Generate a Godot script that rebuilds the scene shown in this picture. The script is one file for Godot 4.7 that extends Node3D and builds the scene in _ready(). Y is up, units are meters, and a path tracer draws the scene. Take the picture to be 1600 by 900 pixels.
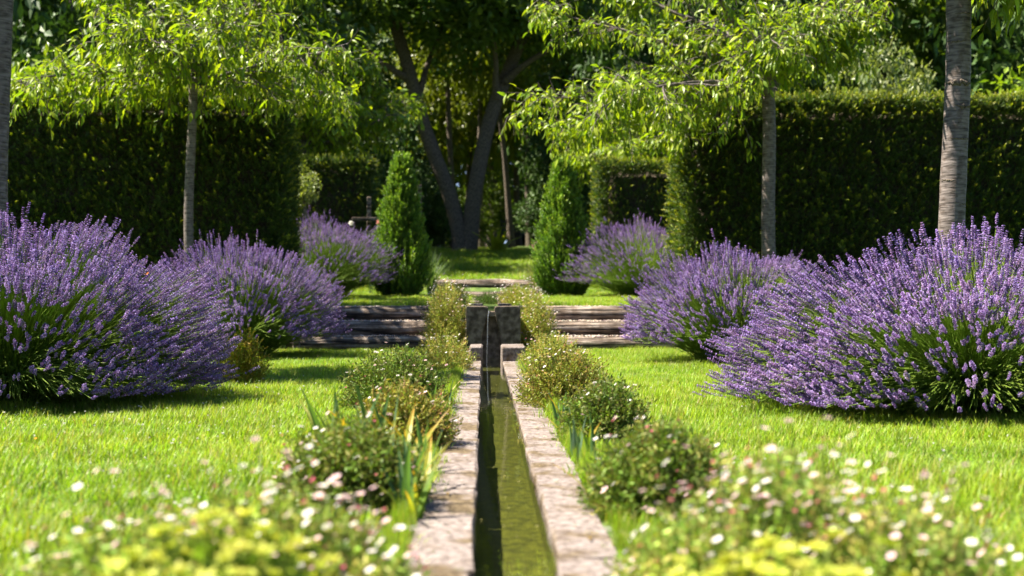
extends Node3D
# Garden rill between lavender, hedges and cherry trees. Distances: camera at the origin looking along -z, metres.

var rng := RandomNumberGenerator.new()
var used := {}
var mats := {}
const EYE := Vector3(-0.06, 0.6, 0.0)

# ---------------------------------------------------------------- mesh builder
class MB:
	var v := PackedVector3Array()
	var n := PackedVector3Array()
	var c := PackedColorArray()
	var ix := PackedInt32Array()
	var smooth := false

	func tri(a: Vector3, b: Vector3, d: Vector3, col: Color) -> void:
		var i := v.size()
		v.append(a); v.append(b); v.append(d)
		c.append(col); c.append(col); c.append(col)
		if smooth:
			var nn := (d - a).cross(b - a).normalized()
			n.append(nn); n.append(nn); n.append(nn)
		ix.append(i); ix.append(i + 1); ix.append(i + 2)

	func quad(a: Vector3, b: Vector3, d: Vector3, e: Vector3, col: Color) -> void:
		var i := v.size()
		v.append(a); v.append(b); v.append(d); v.append(e)
		for k in 4: c.append(col)
		if smooth:
			var nn := (d - a).cross(b - a).normalized()
			for k in 4: n.append(nn)
		ix.append(i); ix.append(i + 1); ix.append(i + 2)
		ix.append(i); ix.append(i + 2); ix.append(i + 3)

	# a flat two-triangle leaf folded along its midrib
	func leaf(p: Vector3, along: Vector3, side: Vector3, fold: Vector3, col: Color) -> void:
		var i := v.size()
		v.append(p)
		v.append(p + along * 0.45 + side + fold)
		v.append(p + along)
		v.append(p + along * 0.45 - side + fold)
		for k in 4: c.append(col)
		if smooth:
			var nn := side.cross(along).normalized()
			for k in 4: n.append(nn)
		ix.append(i); ix.append(i + 1); ix.append(i + 2)
		ix.append(i); ix.append(i + 2); ix.append(i + 3)

	func tube(pts: PackedVector3Array, rad: PackedFloat32Array, sides: int, col: Color, cap := false) -> void:
		var start := v.size()
		var ref := Vector3(0.31, 0.2, 0.93)
		for k in pts.size():
			var t := (pts[mini(k + 1, pts.size() - 1)] - pts[maxi(k - 1, 0)]).normalized()
			if absf(t.dot(ref)) > 0.95: ref = Vector3(0.9, 0.1, -0.3)
			var a := t.cross(ref).normalized()
			var b := t.cross(a)
			for s in sides:
				var w := TAU * s / sides
				var o := a * cos(w) + b * sin(w)
				v.append(pts[k] + o * rad[k])
				c.append(col)
				if smooth: n.append(o)
		for k in pts.size() - 1:
			for s in sides:
				var p := start + k * sides + s
				var q := start + k * sides + (s + 1) % sides
				ix.append(p); ix.append(p + sides); ix.append(q)
				ix.append(q); ix.append(p + sides); ix.append(q + sides)
		if cap:
			var last := start + (pts.size() - 1) * sides
			var m := v.size()
			v.append(pts[pts.size() - 1]); c.append(col)
			if smooth: n.append((pts[pts.size() - 1] - pts[pts.size() - 2]).normalized())
			for s in sides:
				ix.append(last + s); ix.append(m); ix.append(last + (s + 1) % sides)

	func mesh(m: Material) -> ArrayMesh:
		var a := []
		a.resize(Mesh.ARRAY_MAX)
		a[Mesh.ARRAY_VERTEX] = v
		if smooth: a[Mesh.ARRAY_NORMAL] = n
		a[Mesh.ARRAY_COLOR] = c
		a[Mesh.ARRAY_INDEX] = ix
		var me := ArrayMesh.new()
		me.add_surface_from_arrays(Mesh.PRIMITIVE_TRIANGLES, a)
		me.surface_set_material(0, m)
		return me

# ---------------------------------------------------------------- small helpers
func numbered(called: String) -> String:
	var k: int = used.get(called, 0)
	used[called] = k + 1
	return called if k == 0 else "%s_%03d" % [called, k]

func tag(o: Node, label: String, category := "", group := "", kind := "") -> void:
	if label: o.set_meta("label", label)
	if category: o.set_meta("category", category)
	if group: o.set_meta("group", group)
	if kind: o.set_meta("kind", kind)

func thing(called: String, label: String, category: String, at: Vector3, group := "") -> Node3D:
	var o := Node3D.new()
	o.name = numbered(called)
	add_child(o)
	o.position = at
	tag(o, label, category, group)
	return o

func part(called: String, me: Mesh, parent: Node, at := Transform3D()) -> MeshInstance3D:
	var o := MeshInstance3D.new()
	o.name = numbered(called) if parent == self else called
	o.mesh = me
	parent.add_child(o, true)
	o.transform = at
	return o

func setting(called: String, me: Mesh, label := "") -> MeshInstance3D:
	var o := part(called, me, self)
	o.set_meta("kind", "structure")
	if label: o.set_meta("label", label)
	return o

func scatter(called: String, me: Mesh, where: Array, tint: Array, parent: Node) -> MultiMeshInstance3D:
	var mm := MultiMesh.new()
	mm.transform_format = MultiMesh.TRANSFORM_3D
	mm.use_colors = tint.size() > 0
	mm.mesh = me
	mm.instance_count = where.size()
	for i in where.size():
		mm.set_instance_transform(i, where[i])
		if tint.size() > 0: mm.set_instance_color(i, tint[i])
	var o := MultiMeshInstance3D.new()
	o.name = numbered(called) if parent == self else called
	o.multimesh = mm
	parent.add_child(o, true)
	o.set_meta("kind", "stuff")
	return o

func rf(a: float, b: float) -> float:
	return rng.randf_range(a, b)

func rdir() -> Vector3:
	var y := rf(-1, 1)
	var w := rf(0, TAU)
	var r := sqrt(maxf(0.0, 1.0 - y * y))
	return Vector3(r * cos(w), y, r * sin(w))

func aim(dir: Vector3, roll: float) -> Basis:
	var y := dir.normalized()
	var ref := Vector3(0, 1, 0) if absf(y.y) < 0.9 else Vector3(1, 0, 0)
	var x := ref.cross(y).normalized()
	var z := x.cross(y)
	return Basis(x * cos(roll) + z * sin(roll), y, -x * sin(roll) + z * cos(roll))

func shade(c: Color, k: float) -> Color:
	var f := 1.0 + rf(-k, k)
	return Color(c.r * f * (1.0 + rf(-k, k) * 0.4), c.g * f, c.b * f * (1.0 + rf(-k, k) * 0.4))

func bez(a: Vector3, b: Vector3, d: Vector3, t: float) -> Vector3:
	return a.lerp(b, t).lerp(b.lerp(d, t), t)

func flat_mat(called: String, rough: float, spec: float, back := Color.BLACK, col := Color.WHITE) -> StandardMaterial3D:
	var m := StandardMaterial3D.new()
	m.resource_name = called
	m.vertex_color_use_as_albedo = true
	m.albedo_color = col.linear_to_srgb()
	m.roughness = rough
	m.metallic_specular = spec
	m.cull_mode = BaseMaterial3D.CULL_DISABLED
	if back != Color.BLACK:
		m.backlight_enabled = true
		m.backlight = back.linear_to_srgb()
	return m

func noise_tex(seed_: int, freq: float, oct: int, ramp: Array, size := 512, type := FastNoiseLite.TYPE_SIMPLEX_SMOOTH, normal := false) -> NoiseTexture2D:
	var f := FastNoiseLite.new()
	f.seed = seed_
	f.noise_type = type
	f.frequency = freq
	f.fractal_octaves = oct
	var t := NoiseTexture2D.new()
	t.width = size
	t.height = size
	t.seamless = true
	t.noise = f
	if ramp.size() > 0:
		var g := Gradient.new()
		var off := PackedFloat32Array()
		var cols := PackedColorArray()
		for r in ramp:
			off.append(r[0])
			cols.append((r[1] as Color).linear_to_srgb())
		g.offsets = off
		g.colors = cols
		t.color_ramp = g
	return t

func surf_mat(called: String, scale: Vector3, ramp: Array, freq: float, seed_: int, bump: float, rough: float, detail := []) -> StandardMaterial3D:
	var m := StandardMaterial3D.new()
	m.resource_name = called
	m.uv1_triplanar = true
	m.uv1_world_triplanar = true
	m.uv1_triplanar_sharpness = 4.0
	m.uv1_scale = scale
	m.albedo_texture = noise_tex(seed_, freq, 6, ramp)
	m.roughness = rough
	m.metallic_specular = 0.3
	if bump > 0.0:
		m.heightmap_enabled = true
		m.heightmap_texture = noise_tex(seed_ + 7, freq * 1.6, 6, [])
		m.heightmap_scale = bump
	if detail.size() > 0:
		m.detail_enabled = true
		m.detail_blend_mode = BaseMaterial3D.BLEND_MODE_MUL
		m.detail_albedo = noise_tex(seed_ + 13, detail[0], 5, detail[2])
		m.detail_uv_layer = BaseMaterial3D.DETAIL_UV_2
		m.uv2_triplanar = true
		m.uv2_world_triplanar = true
		m.uv2_scale = detail[1]
	return m

# ground height at a distance d in front of the camera
func land(d: float) -> float:
	var p := [[-10.0, 0.0], [14.25, 0.0], [14.42, 0.46], [16.0, 0.49], [19.9, 0.57], [20.7, 0.82], [30.0, 1.6], [40.0, 2.1], [60.0, 2.8], [120.0, 4.0]]
	for i in p.size() - 1:
		if d < p[i + 1][0]:
			return lerpf(p[i][1], p[i + 1][1], clampf((d - p[i][0]) / (p[i + 1][0] - p[i][0]), 0, 1))
	return 4.0

# ---------------------------------------------------------------- main
func _ready() -> void:
	rng.seed = 11
	# camera
	var cam := Camera3D.new()
	cam.name = "camera"
	add_child(cam)
	cam.position = EYE
	cam.rotation_degrees = Vector3(0.29, -1.2, 0)
	var lens := CameraAttributesPhysical.new()
	lens.frustum_focal_length = 53.33
	lens.frustum_focus_distance = 7.6
	lens.exposure_aperture = 3.1
	lens.frustum_near = 0.05
	lens.frustum_far = 400.0
	cam.attributes = lens
	cam.fov = 25.36
	cam.near = 0.05
	cam.far = 400.0
	cam.current = true
	# sky and exposure
	var env := Environment.new()
	env.background_mode = Environment.BG_SKY
	var sky := Sky.new()
	var sm := ProceduralSkyMaterial.new()
	sm.sky_top_color = Color(0.34, 0.47, 0.70)
	sm.sky_horizon_color = Color(0.68, 0.76, 0.84)
	sm.sky_curve = 0.12
	sm.ground_bottom_color = Color(0.16, 0.17, 0.12)
	sm.ground_horizon_color = Color(0.45, 0.5, 0.45)
	sm.sky_energy_multiplier = 1.0
	sky.sky_material = sm
	env.sky = sky
	env.tonemap_mode = Environment.TONE_MAPPER_LINEAR
	env.tonemap_exposure = 4.3
	env.background_energy_multiplier = 0.38
	env.sdfgi_enabled = true
	env.ssao_enabled = true
	env.ssil_enabled = true
	var we := WorldEnvironment.new()
	we.name = "world_environment"
	we.environment = env
	add_child(we)
	# sun: high, from the left and a little behind the garden
	var sun := DirectionalLight3D.new()
	sun.name = "sun"
	sun.light_energy = 1.6
	sun.light_color = Color(1.0, 0.965, 0.90)
	sun.light_angular_distance = 0.5
	sun.shadow_enabled = true
	add_child(sun)
	sun.look_at_from_position(Vector3(-0.75, 1.15, -0.06) * 10.0, Vector3.ZERO, Vector3.UP)

	make_materials()
	make_ground()
	make_channel()
	make_steps()
	make_hedges()
	make_cherries()
	make_woodland()
	make_lavenders()
	make_conifers()
	make_back_garden()
	make_mounds()
	make_irises()
	make_foreground()
	make_grass()
	make_small_things()

func make_materials() -> void:
	mats.leaf = flat_mat("cherry leaf", 0.4, 0.42, Color(0.95, 1.0, 0.22))
	mats.wood_leaf = flat_mat("woodland leaf", 0.42, 0.42, Color(0.85, 0.9, 0.22))
	mats.dark_leaf = flat_mat("dark glossy leaf", 0.5, 0.3, Color(0.25, 0.32, 0.08))
	mats.yew = flat_mat("yew needle", 0.45, 0.38, Color(0.7, 0.75, 0.12))
	mats.herb = flat_mat("herb leaf", 0.55, 0.35, Color(0.7, 0.75, 0.3))
	mats.grass = flat_mat("grass blade", 0.45, 0.38, Color(0.95, 1.0, 0.3))
	mats.petal = flat_mat("petal", 0.6, 0.3, Color(0.7, 0.7, 0.7))
	mats.spike = flat_mat("lavender floret", 0.7, 0.25, Color(0.4, 0.35, 0.5))
	mats.stem = flat_mat("lavender stem", 0.55, 0.35, Color(0.4, 0.5, 0.15))
	mats.bark = surf_mat("cherry bark", Vector3(0.7, 5.0, 0.7), [[0.12, Color(0.045, 0.037, 0.033)], [0.28, Color(0.10, 0.083, 0.075)], [0.5, Color(0.145, 0.122, 0.112)], [0.9, Color(0.20, 0.17, 0.157)]], 0.016, 3, 0.25, 0.6,
		[0.012, Vector3(2.2, 2.6, 2.2), [[0.25, Color(0.62, 0.57, 0.52)], [0.5, Color(1, 1, 1)]]])
	mats.twig = flat_mat("twig", 0.7, 0.3)
	mats.old_bark = surf_mat("old bark", Vector3(3.0, 0.8, 3.0), [[0.15, Color(0.05, 0.04, 0.03)], [0.5, Color(0.13, 0.105, 0.08)], [0.85, Color(0.22, 0.18, 0.14)]], 0.03, 31, 1.5, 0.9)
	mats.log = surf_mat("weathered log", Vector3(0.22, 4.0, 4.0), [[0.25, Color(0.03, 0.024, 0.02)], [0.45, Color(0.15, 0.115, 0.09)], [0.62, Color(0.27, 0.215, 0.175)], [0.85, Color(0.38, 0.32, 0.27)]], 0.011, 51, 1.6, 0.85,
		[0.01, Vector3(1.3, 1.3, 1.3), [[0.3, Color(0.65, 0.6, 0.55)], [0.6, Color(1, 1, 1)]]])
	mats.stone = surf_mat("pink sandstone", Vector3(1.6, 1.6, 1.6), [[0.15, Color(0.085, 0.067, 0.058)], [0.38, Color(0.15, 0.122, 0.108)], [0.6, Color(0.195, 0.162, 0.146)], [0.9, Color(0.265, 0.23, 0.21)]], 0.03, 71, 0.5, 0.85,
		[0.014, Vector3(0.47, 0.47, 0.47), [[0.25, Color(0.55, 0.48, 0.30)], [0.38, Color(0.78, 0.74, 0.68)], [0.55, Color(1, 1, 1)]]])
	mats.dark_stone = surf_mat("wet mossy stone", Vector3(1.6, 1.6, 1.6), [[0.2, Color(0.06, 0.045, 0.03)], [0.5, Color(0.12, 0.092, 0.068)], [0.8, Color(0.19, 0.15, 0.115)]], 0.014, 91, 0.3, 0.8)
	mats.bed = surf_mat("algae on the channel bed", Vector3(3, 3, 3), [[0.2, Color(0.036, 0.04, 0.002)], [0.5, Color(0.056, 0.062, 0.003)], [0.8, Color(0.08, 0.085, 0.005)]], 0.012, 111, 0.5, 0.9)
	mats.ground = surf_mat("turf soil", Vector3(0.6, 0.6, 0.6), [[0.2, Color(0.035, 0.06, 0.012)], [0.5, Color(0.07, 0.11, 0.02)], [0.8, Color(0.10, 0.14, 0.03)]], 0.015, 131, 1.0, 0.95)
	mats.hedge_core = surf_mat("inner hedge twigs", Vector3(2, 2, 2), [[0.2, Color(0.05, 0.04, 0.026)], [0.8, Color(0.10, 0.08, 0.055)]], 0.02, 157, 2.0, 0.95)
	mats.soil = surf_mat("dark soil", Vector3(1, 1, 1), [[0.2, Color(0.025, 0.018, 0.012)], [0.8, Color(0.09, 0.065, 0.045)]], 0.02, 151, 2.0, 0.95)
	var w := StandardMaterial3D.new()
	w.resource_name = "channel water"
	w.transparency = BaseMaterial3D.TRANSPARENCY_ALPHA
	w.albedo_color = Color(0.16, 0.19, 0.03, 0.05)
	w.roughness = 0.02
	w.metallic_specular = 0.5
	w.normal_enabled = true
	var wt := noise_tex(171, 0.02, 3, [])
	wt.as_normal_map = true
	wt.bump_strength = 2.0
	w.normal_texture = wt
	w.normal_scale = 0.05
	w.uv1_triplanar = true
	w.uv1_world_triplanar = true
	w.uv1_scale = Vector3(1.5, 1.5, 0.7)
	mats.water = w
	var wf := StandardMaterial3D.new()
	wf.resource_name = "falling water"
	wf.transparency = BaseMaterial3D.TRANSPARENCY_ALPHA
	wf.albedo_color = Color(0.85, 0.88, 0.9, 0.12)
	wf.roughness = 0.08
	mats.fall = wf

# ---------------------------------------------------------------- ground, channel, steps
func make_ground() -> void:
	var xs := [-60.0, -40.0, -28.0, -20.0, -15.0, -11.0, -8.0, -6.0, -4.5, -3.4, -2.6, -2.0, -1.5, -1.1, -0.8, -0.55, -0.35, -0.228, 0.243, 0.36, 0.55, 0.8, 1.1, 1.5, 2.0, 2.6, 3.4, 4.5, 6.0, 8.0, 11.0, 15.0, 20.0, 28.0, 40.0, 60.0]
	var ds := [-12.0, -6.0, -3.0, -1.0]
	var d := 0.0
	while d < 13.4:
		ds.append(d)
		d += 0.4
	ds.append_array([13.4, 13.8, 14.25, 14.42, 14.8, 15.4, 16.0, 17.0, 18.0, 19.0, 19.9, 20.7, 22.0, 24.0, 27.0, 30.0, 34.0, 40.0, 48.0, 60.0, 80.0, 120.0])
	var f := FastNoiseLite.new()
	f.seed = 5
	f.frequency = 0.5
	var m := MB.new()
	m.smooth = true
	var wide := xs.size()
	for dd in ds:
		for x in xs:
			var edge := clampf((absf(x) - 0.26) * 3.0, 0, 1)
			m.v.append(Vector3(x, land(dd) + f.get_noise_2d(x, dd) * 0.025 * edge - 0.004, -dd))
			m.n.append(Vector3.UP)
			m.c.append(Color.WHITE)
	for j in ds.size() - 1:
		for i in wide - 1:
			if xs[i] == -0.228 and ds[j] >= -1.0 and ds[j + 1] <= 13.4: continue
			var p := j * wide + i
			m.ix.append_array([p, p + wide, p + 1, p + 1, p + wide, p + wide + 1])
	# normals by finite differences of the profile
	for j in ds.size():
		for i in wide:
			var a := m.v[maxi(j - 1, 0) * wide + i]
			var b := m.v[mini(j + 1, ds.size() - 1) * wide + i]
			var e := m.v[j * wide + maxi(i - 1, 0)]
			var g := m.v[j * wide + mini(i + 1, wide - 1)]
			m.n[j * wide + i] = (g - e).cross(b - a).normalized()
	setting("ground", m.mesh(mats.ground), "green lawn ground rising beyond the log steps")

# a block with chamfered, slightly uneven edges; lo and hi are its corners
func block(lo: Vector3, hi: Vector3, ch: float, wob: float, mat: Material) -> ArrayMesh:
	var m := MB.new()
	var mid := (lo + hi) / 2.0
	var half := (hi - lo) / 2.0
	var along := 6 if half.z > half.x * 2.0 or half.x > half.z * 2.0 else 2
	var lx := half.x > half.z
	var long := half.x if lx else half.z
	var wide := half.z if lx else half.x
	# cross-section with chamfered corners, drawn along the long axis
	var ring: Array[Vector2] = [Vector2(-wide, -half.y), Vector2(-wide, half.y - ch), Vector2(-wide + ch, half.y), Vector2(wide - ch, half.y), Vector2(wide, half.y - ch), Vector2(wide, -half.y)]
	var rows := []
	for k in along + 3:
		var s := clampf(float(k - 1) / along, 0.0, 1.0) * 2.0 - 1.0
		var ins := ch if k == 0 or k == along + 2 else 0.0
		var at := s * (long - ch)
		if k == 0: at = -long
		if k == along + 2: at = long
		var row: Array[Vector3] = []
		for q in ring:
			var u := q.x + rf(-wob, wob)
			var y := q.y + (rf(-wob, wob) * 0.6 if q.y > 0 else 0.0)
			if ins > 0.0:
				u *= (wide - ins) / wide
				if q.y > 0: y -= ins
			row.append(mid + (Vector3(at, y, u) if lx else Vector3(u, y, at)))
		rows.append(row)
	for k in rows.size() - 1:
		for q in 6:
			var r := (q + 1) % 6
			if lx: m.quad(rows[k][q], rows[k + 1][q], rows[k + 1][r], rows[k][r], Color.WHITE)
			else: m.quad(rows[k][q], rows[k][r], rows[k + 1][r], rows[k + 1][q], Color.WHITE)
	for e in [0, rows.size() - 1]:
		var row: Array = rows[e]
		for q in range(1, 5):
			if (e == 0) == lx: m.tri(row[0], row[q], row[q + 1], Color.WHITE)
			else: m.tri(row[0], row[q + 1], row[q], Color.WHITE)
	return m.mesh(mat)

func make_channel() -> void:
	var ch := Node3D.new()
	ch.name = "garden_rill"
	add_child(ch)
	tag(ch, "narrow stone edged water channel running up the middle of the lawn", "", "", "structure")
	var joints_l := [0.6, 1.7, 2.75, 3.9, 5.3, 6.6, 7.7, 9.5, 11.38]
	var joints_r := [0.6, 1.5, 2.9, 4.2, 5.0, 6.55, 7.75, 9.4, 11.38]
	for i in joints_l.size() - 1:
		part("coping_stone", block(Vector3(-0.235 + rf(-0.008, 0.004), -0.045, -joints_l[i + 1] + 0.0025), Vector3(-0.09 + rf(-0.004, 0.004), 0.007 + rf(-0.003, 0.003), -joints_l[i] - 0.0025), 0.006, 0.0045, mats.stone), ch)
		part("coping_stone", block(Vector3(0.102 + rf(-0.004, 0.004), -0.045, -joints_r[i + 1] + 0.0025), Vector3(0.25 + rf(-0.004, 0.008), 0.007 + rf(-0.003, 0.003), -joints_r[i] - 0.0025), 0.006, 0.0045, mats.stone), ch)
	part("channel_side", block(Vector3(-0.22, -0.25, -11.4), Vector3(-0.093, -0.047, -0.6), 0.004, 0.002, mats.bed), ch)
	part("channel_side", block(Vector3(0.105, -0.25, -11.4), Vector3(0.235, -0.047, -0.6), 0.004, 0.002, mats.bed), ch)
	# raised end blocks in front of the spillway
	part("end_block", block(Vector3(-0.20, -0.2, -12.0), Vector3(-0.085, 0.135, -11.385), 0.01, 0.004, mats.stone), ch)
	part("end_block", block(Vector3(0.085, -0.2, -12.0), Vector3(0.30, 0.135, -11.385), 0.01, 0.004, mats.stone), ch)
	part("channel_bed", block(Vector3(-0.12, -0.25, -12.8), Vector3(0.12, -0.115, -0.6), 0.005, 0.003, mats.bed), ch)
	for s in [-1.0, 1.0]:
		part("channel_wall", block(Vector3(minf(s * 0.10, s * 0.24), -0.2, -14.6), Vector3(maxf(s * 0.10, s * 0.24), 0.47, -12.72), 0.01, 0.004, mats.dark_stone), ch)
	part("upper_bed", block(Vector3(-0.097, 0.2, -14.5), Vector3(0.097, 0.42, -12.75), 0.005, 0.002, mats.bed), ch)
	# the upper run, level with the terrace
	var ju := [14.62, 15.9, 17.3, 18.6, 19.75]
	for i in ju.size() - 1:
		for s in [-1.0, 1.0]:
			part("coping_stone", block(Vector3(minf(s * 0.09, s * 0.24), 0.3, -ju[i + 1] + 0.005), Vector3(maxf(s * 0.09, s * 0.24), land(ju[i]) + 0.03, -ju[i] - 0.005), 0.008, 0.003, mats.stone), ch)
	# spillway: two upright slabs with a notch between them
	var sp := thing("stone_spillway", "pair of upright dark stone slabs with a notch where water spills", "spillway", Vector3(0, 0, -12.6))
	part("slab", slab_mesh(-1.0, 0.25), sp)
	part("slab", slab_mesh(1.0, 0.29), sp)
	part("lip_stone", block(Vector3(-0.07, 0.385, -0.1), Vector3(0.07, 0.435, 0.03), 0.006, 0.002, mats.dark_stone), sp)
	part("back_stone", block(Vector3(-0.2, -0.2, -0.11), Vector3(0.2, 0.38, -0.06), 0.006, 0.002, mats.dark_stone), sp)
	# water
	var m := MB.new()
	m.smooth = true
	m.quad(Vector3(-0.092, -0.010, -0.6), Vector3(-0.092, -0.010, -12.7), Vector3(0.104, -0.010, -12.7), Vector3(0.104, -0.010, -0.6), Color.WHITE)
	setting("water", m.mesh(mats.water), "still green water in the lower stone channel")
	m = MB.new()
	m.smooth = true
	m.quad(Vector3(-0.094, 0.445, -12.62), Vector3(-0.094, 0.445, -14.6), Vector3(0.094, 0.445, -14.6), Vector3(0.094, 0.445, -12.62), Color.WHITE)
	setting("water", m.mesh(mats.water), "shallow water behind the spillway notch")
	m = MB.new()
	m.smooth = true
	for s in [-0.014]:
		var pts := PackedVector3Array()
		var rad := PackedFloat32Array()
		for k in 9:
			var t := k / 8.0
			pts.append(Vector3(s - 0.01 + rf(-0.002, 0.002) - t * 0.02 * signf(0.005 - s), 0.443 - t * t * 0.47, -12.6 + 0.06 + t * 0.14))
			rad.append(lerpf(0.0042, 0.0022, t) * rf(0.5, 1.4))
		m.tube(pts, rad, 6, Color.WHITE)
	setting("waterfall", m.mesh(mats.fall), "thin trickle of water falling from the notch")
	# moss and litter in the channel: small floating scraps
	var lm := MB.new()
	for k in 6:
		var w := TAU * k / 6.0
		lm.tri(Vector3.ZERO, Vector3(cos(w), 0.05, sin(w)), Vector3(cos(w + TAU / 6), 0.02, sin(w + TAU / 6)), Color(0.5, 0.48, 0.25))
	var scrap := lm.mesh(mats.herb)
	var where := []
	var tint := []
	for k in 70:
		var d := rf(2.7, 11.0)
		where.append(Transform3D(Basis(Vector3.UP, rf(0, TAU)).scaled(Vector3.ONE * rf(0.0015, 0.004)), Vector3(rf(-0.085, 0.085), -0.007, -d)))
		tint.append(shade(Color(0.9, 0.85, 0.7), 0.3))
	tag(scatter("floating_litter", scrap, where, tint, self), "tiny pale specks floating on the channel water", "", "", "stuff")

# an upright slab of the spillway with a curved inner edge: s is its side
func slab_mesh(s: float, wide: float) -> ArrayMesh:
	var prof: Array[Vector2] = []
	var inner := [[-0.1, 0.105], [0.08, 0.10], [0.2, 0.09], [0.3, 0.065], [0.38, 0.042], [0.45, 0.03], [0.475, 0.034]]
	for q in inner: prof.append(Vector2(q[1] * s, q[0]))
	prof.append(Vector2(0.05 * s, 0.485))
	prof.append(Vector2((wide - 0.02) * s, 0.49))
	prof.append(Vector2(wide * s, 0.475))
	prof.append(Vector2(wide * s, -0.1))
	var m := MB.new()
	var ring := []
	for z in [[0.05, 0.006], [0.044, 0.0], [-0.05, 0.0]]:
		var row: Array[Vector3] = []
		var mid := Vector2(wide * 0.55 * s, 0.2)
		for q in prof:
			var t: Vector2 = (mid - q).normalized() * z[1]
			row.append(Vector3(q.x + t.x, q.y + t.y, z[0]))
		ring.append(row)
	for k in 2:
		for q in prof.size():
			var r := (q + 1) % prof.size()
			if s > 0: m.quad(ring[k][q], ring[k][r], ring[k + 1][r], ring[k + 1][q], Color.WHITE)
			else: m.quad(ring[k][q], ring[k + 1][q], ring[k + 1][r], ring[k][r], Color.WHITE)
	# front face as a strip between the inner and the outer edge
	for q in 7:
		var a: Vector3 = ring[0][q]
		var b: Vector3 = ring[0][q + 1]
		var e := Vector3(wide * s - 0.006 * s, a.y, 0.05)
		var g := Vector3(wide * s - 0.006 * s, b.y, 0.05)
		if s > 0: m.quad(a, b, g, e, Color.WHITE)
		else: m.quad(a, e, g, b, Color.WHITE)
	return m.mesh(mats.dark_stone)

func log_mesh(length: float, r: float) -> ArrayMesh:
	var m := MB.new()
	m.smooth = true
	var sides := 18
	var segs := 14
	var f := FastNoiseLite.new()
	f.seed = rng.randi()
	f.frequency = 0.9
	var knots := []
	for k in 5: knots.append([rf(-0.5, 0.5) * length, rf(0, TAU)])
	var rows := segs + 3
	for k in rows:
		var t := clampf((k - 1.0) / segs, 0, 1)
		var x := (t - 0.5) * length
		var rr := r * (0.86 if k == 0 or k == rows - 1 else 1.0)
		if k == 0: x -= 0.012
		if k == rows - 1: x += 0.012
		for s in sides:
			var w := TAU * s / sides
			var bulge := f.get_noise_3d(x * 1.2, cos(w) * 0.8, sin(w) * 0.8) * 0.16 + f.get_noise_3d(x * 0.5, cos(w) * 4.0, sin(w) * 4.0) * 0.09
			for q in knots:
				var near := absf(x - q[0]) * 9.0 + absf(wrapf(w - q[1], -PI, PI)) * 2.2
				bulge += 0.10 * maxf(0.0, 1.0 - near)
			var o := Vector3(0, cos(w), sin(w))
			m.v.append(Vector3(x, 0, 0) + o * rr * (1.0 + bulge) + Vector3(0, f.get_noise_2d(x * 0.8, 50.0) * 0.02, 0))
			m.n.append(o)
			m.c.append(Color.WHITE)
	for k in rows - 1:
		for s in sides:
			var p := k * sides + s
			var q := k * sides + (s + 1) % sides
			m.ix.append_array([p, p + sides, q, q, p + sides, q + sides])
	for e in [0, rows - 1]:
		var i := m.v.size()
		m.v.append(Vector3((-1.0 if e == 0 else 1.0) * (length / 2 + 0.012), 0, 0))
		m.n.append(Vector3(-1.0 if e == 0 else 1.0, 0, 0))
		m.c.append(Color.WHITE)
		for s in sides: m.ix.append_array([e * sides + s, i, e * sides + (s + 1) % sides])
	return m.mesh(mats.log)

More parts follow.
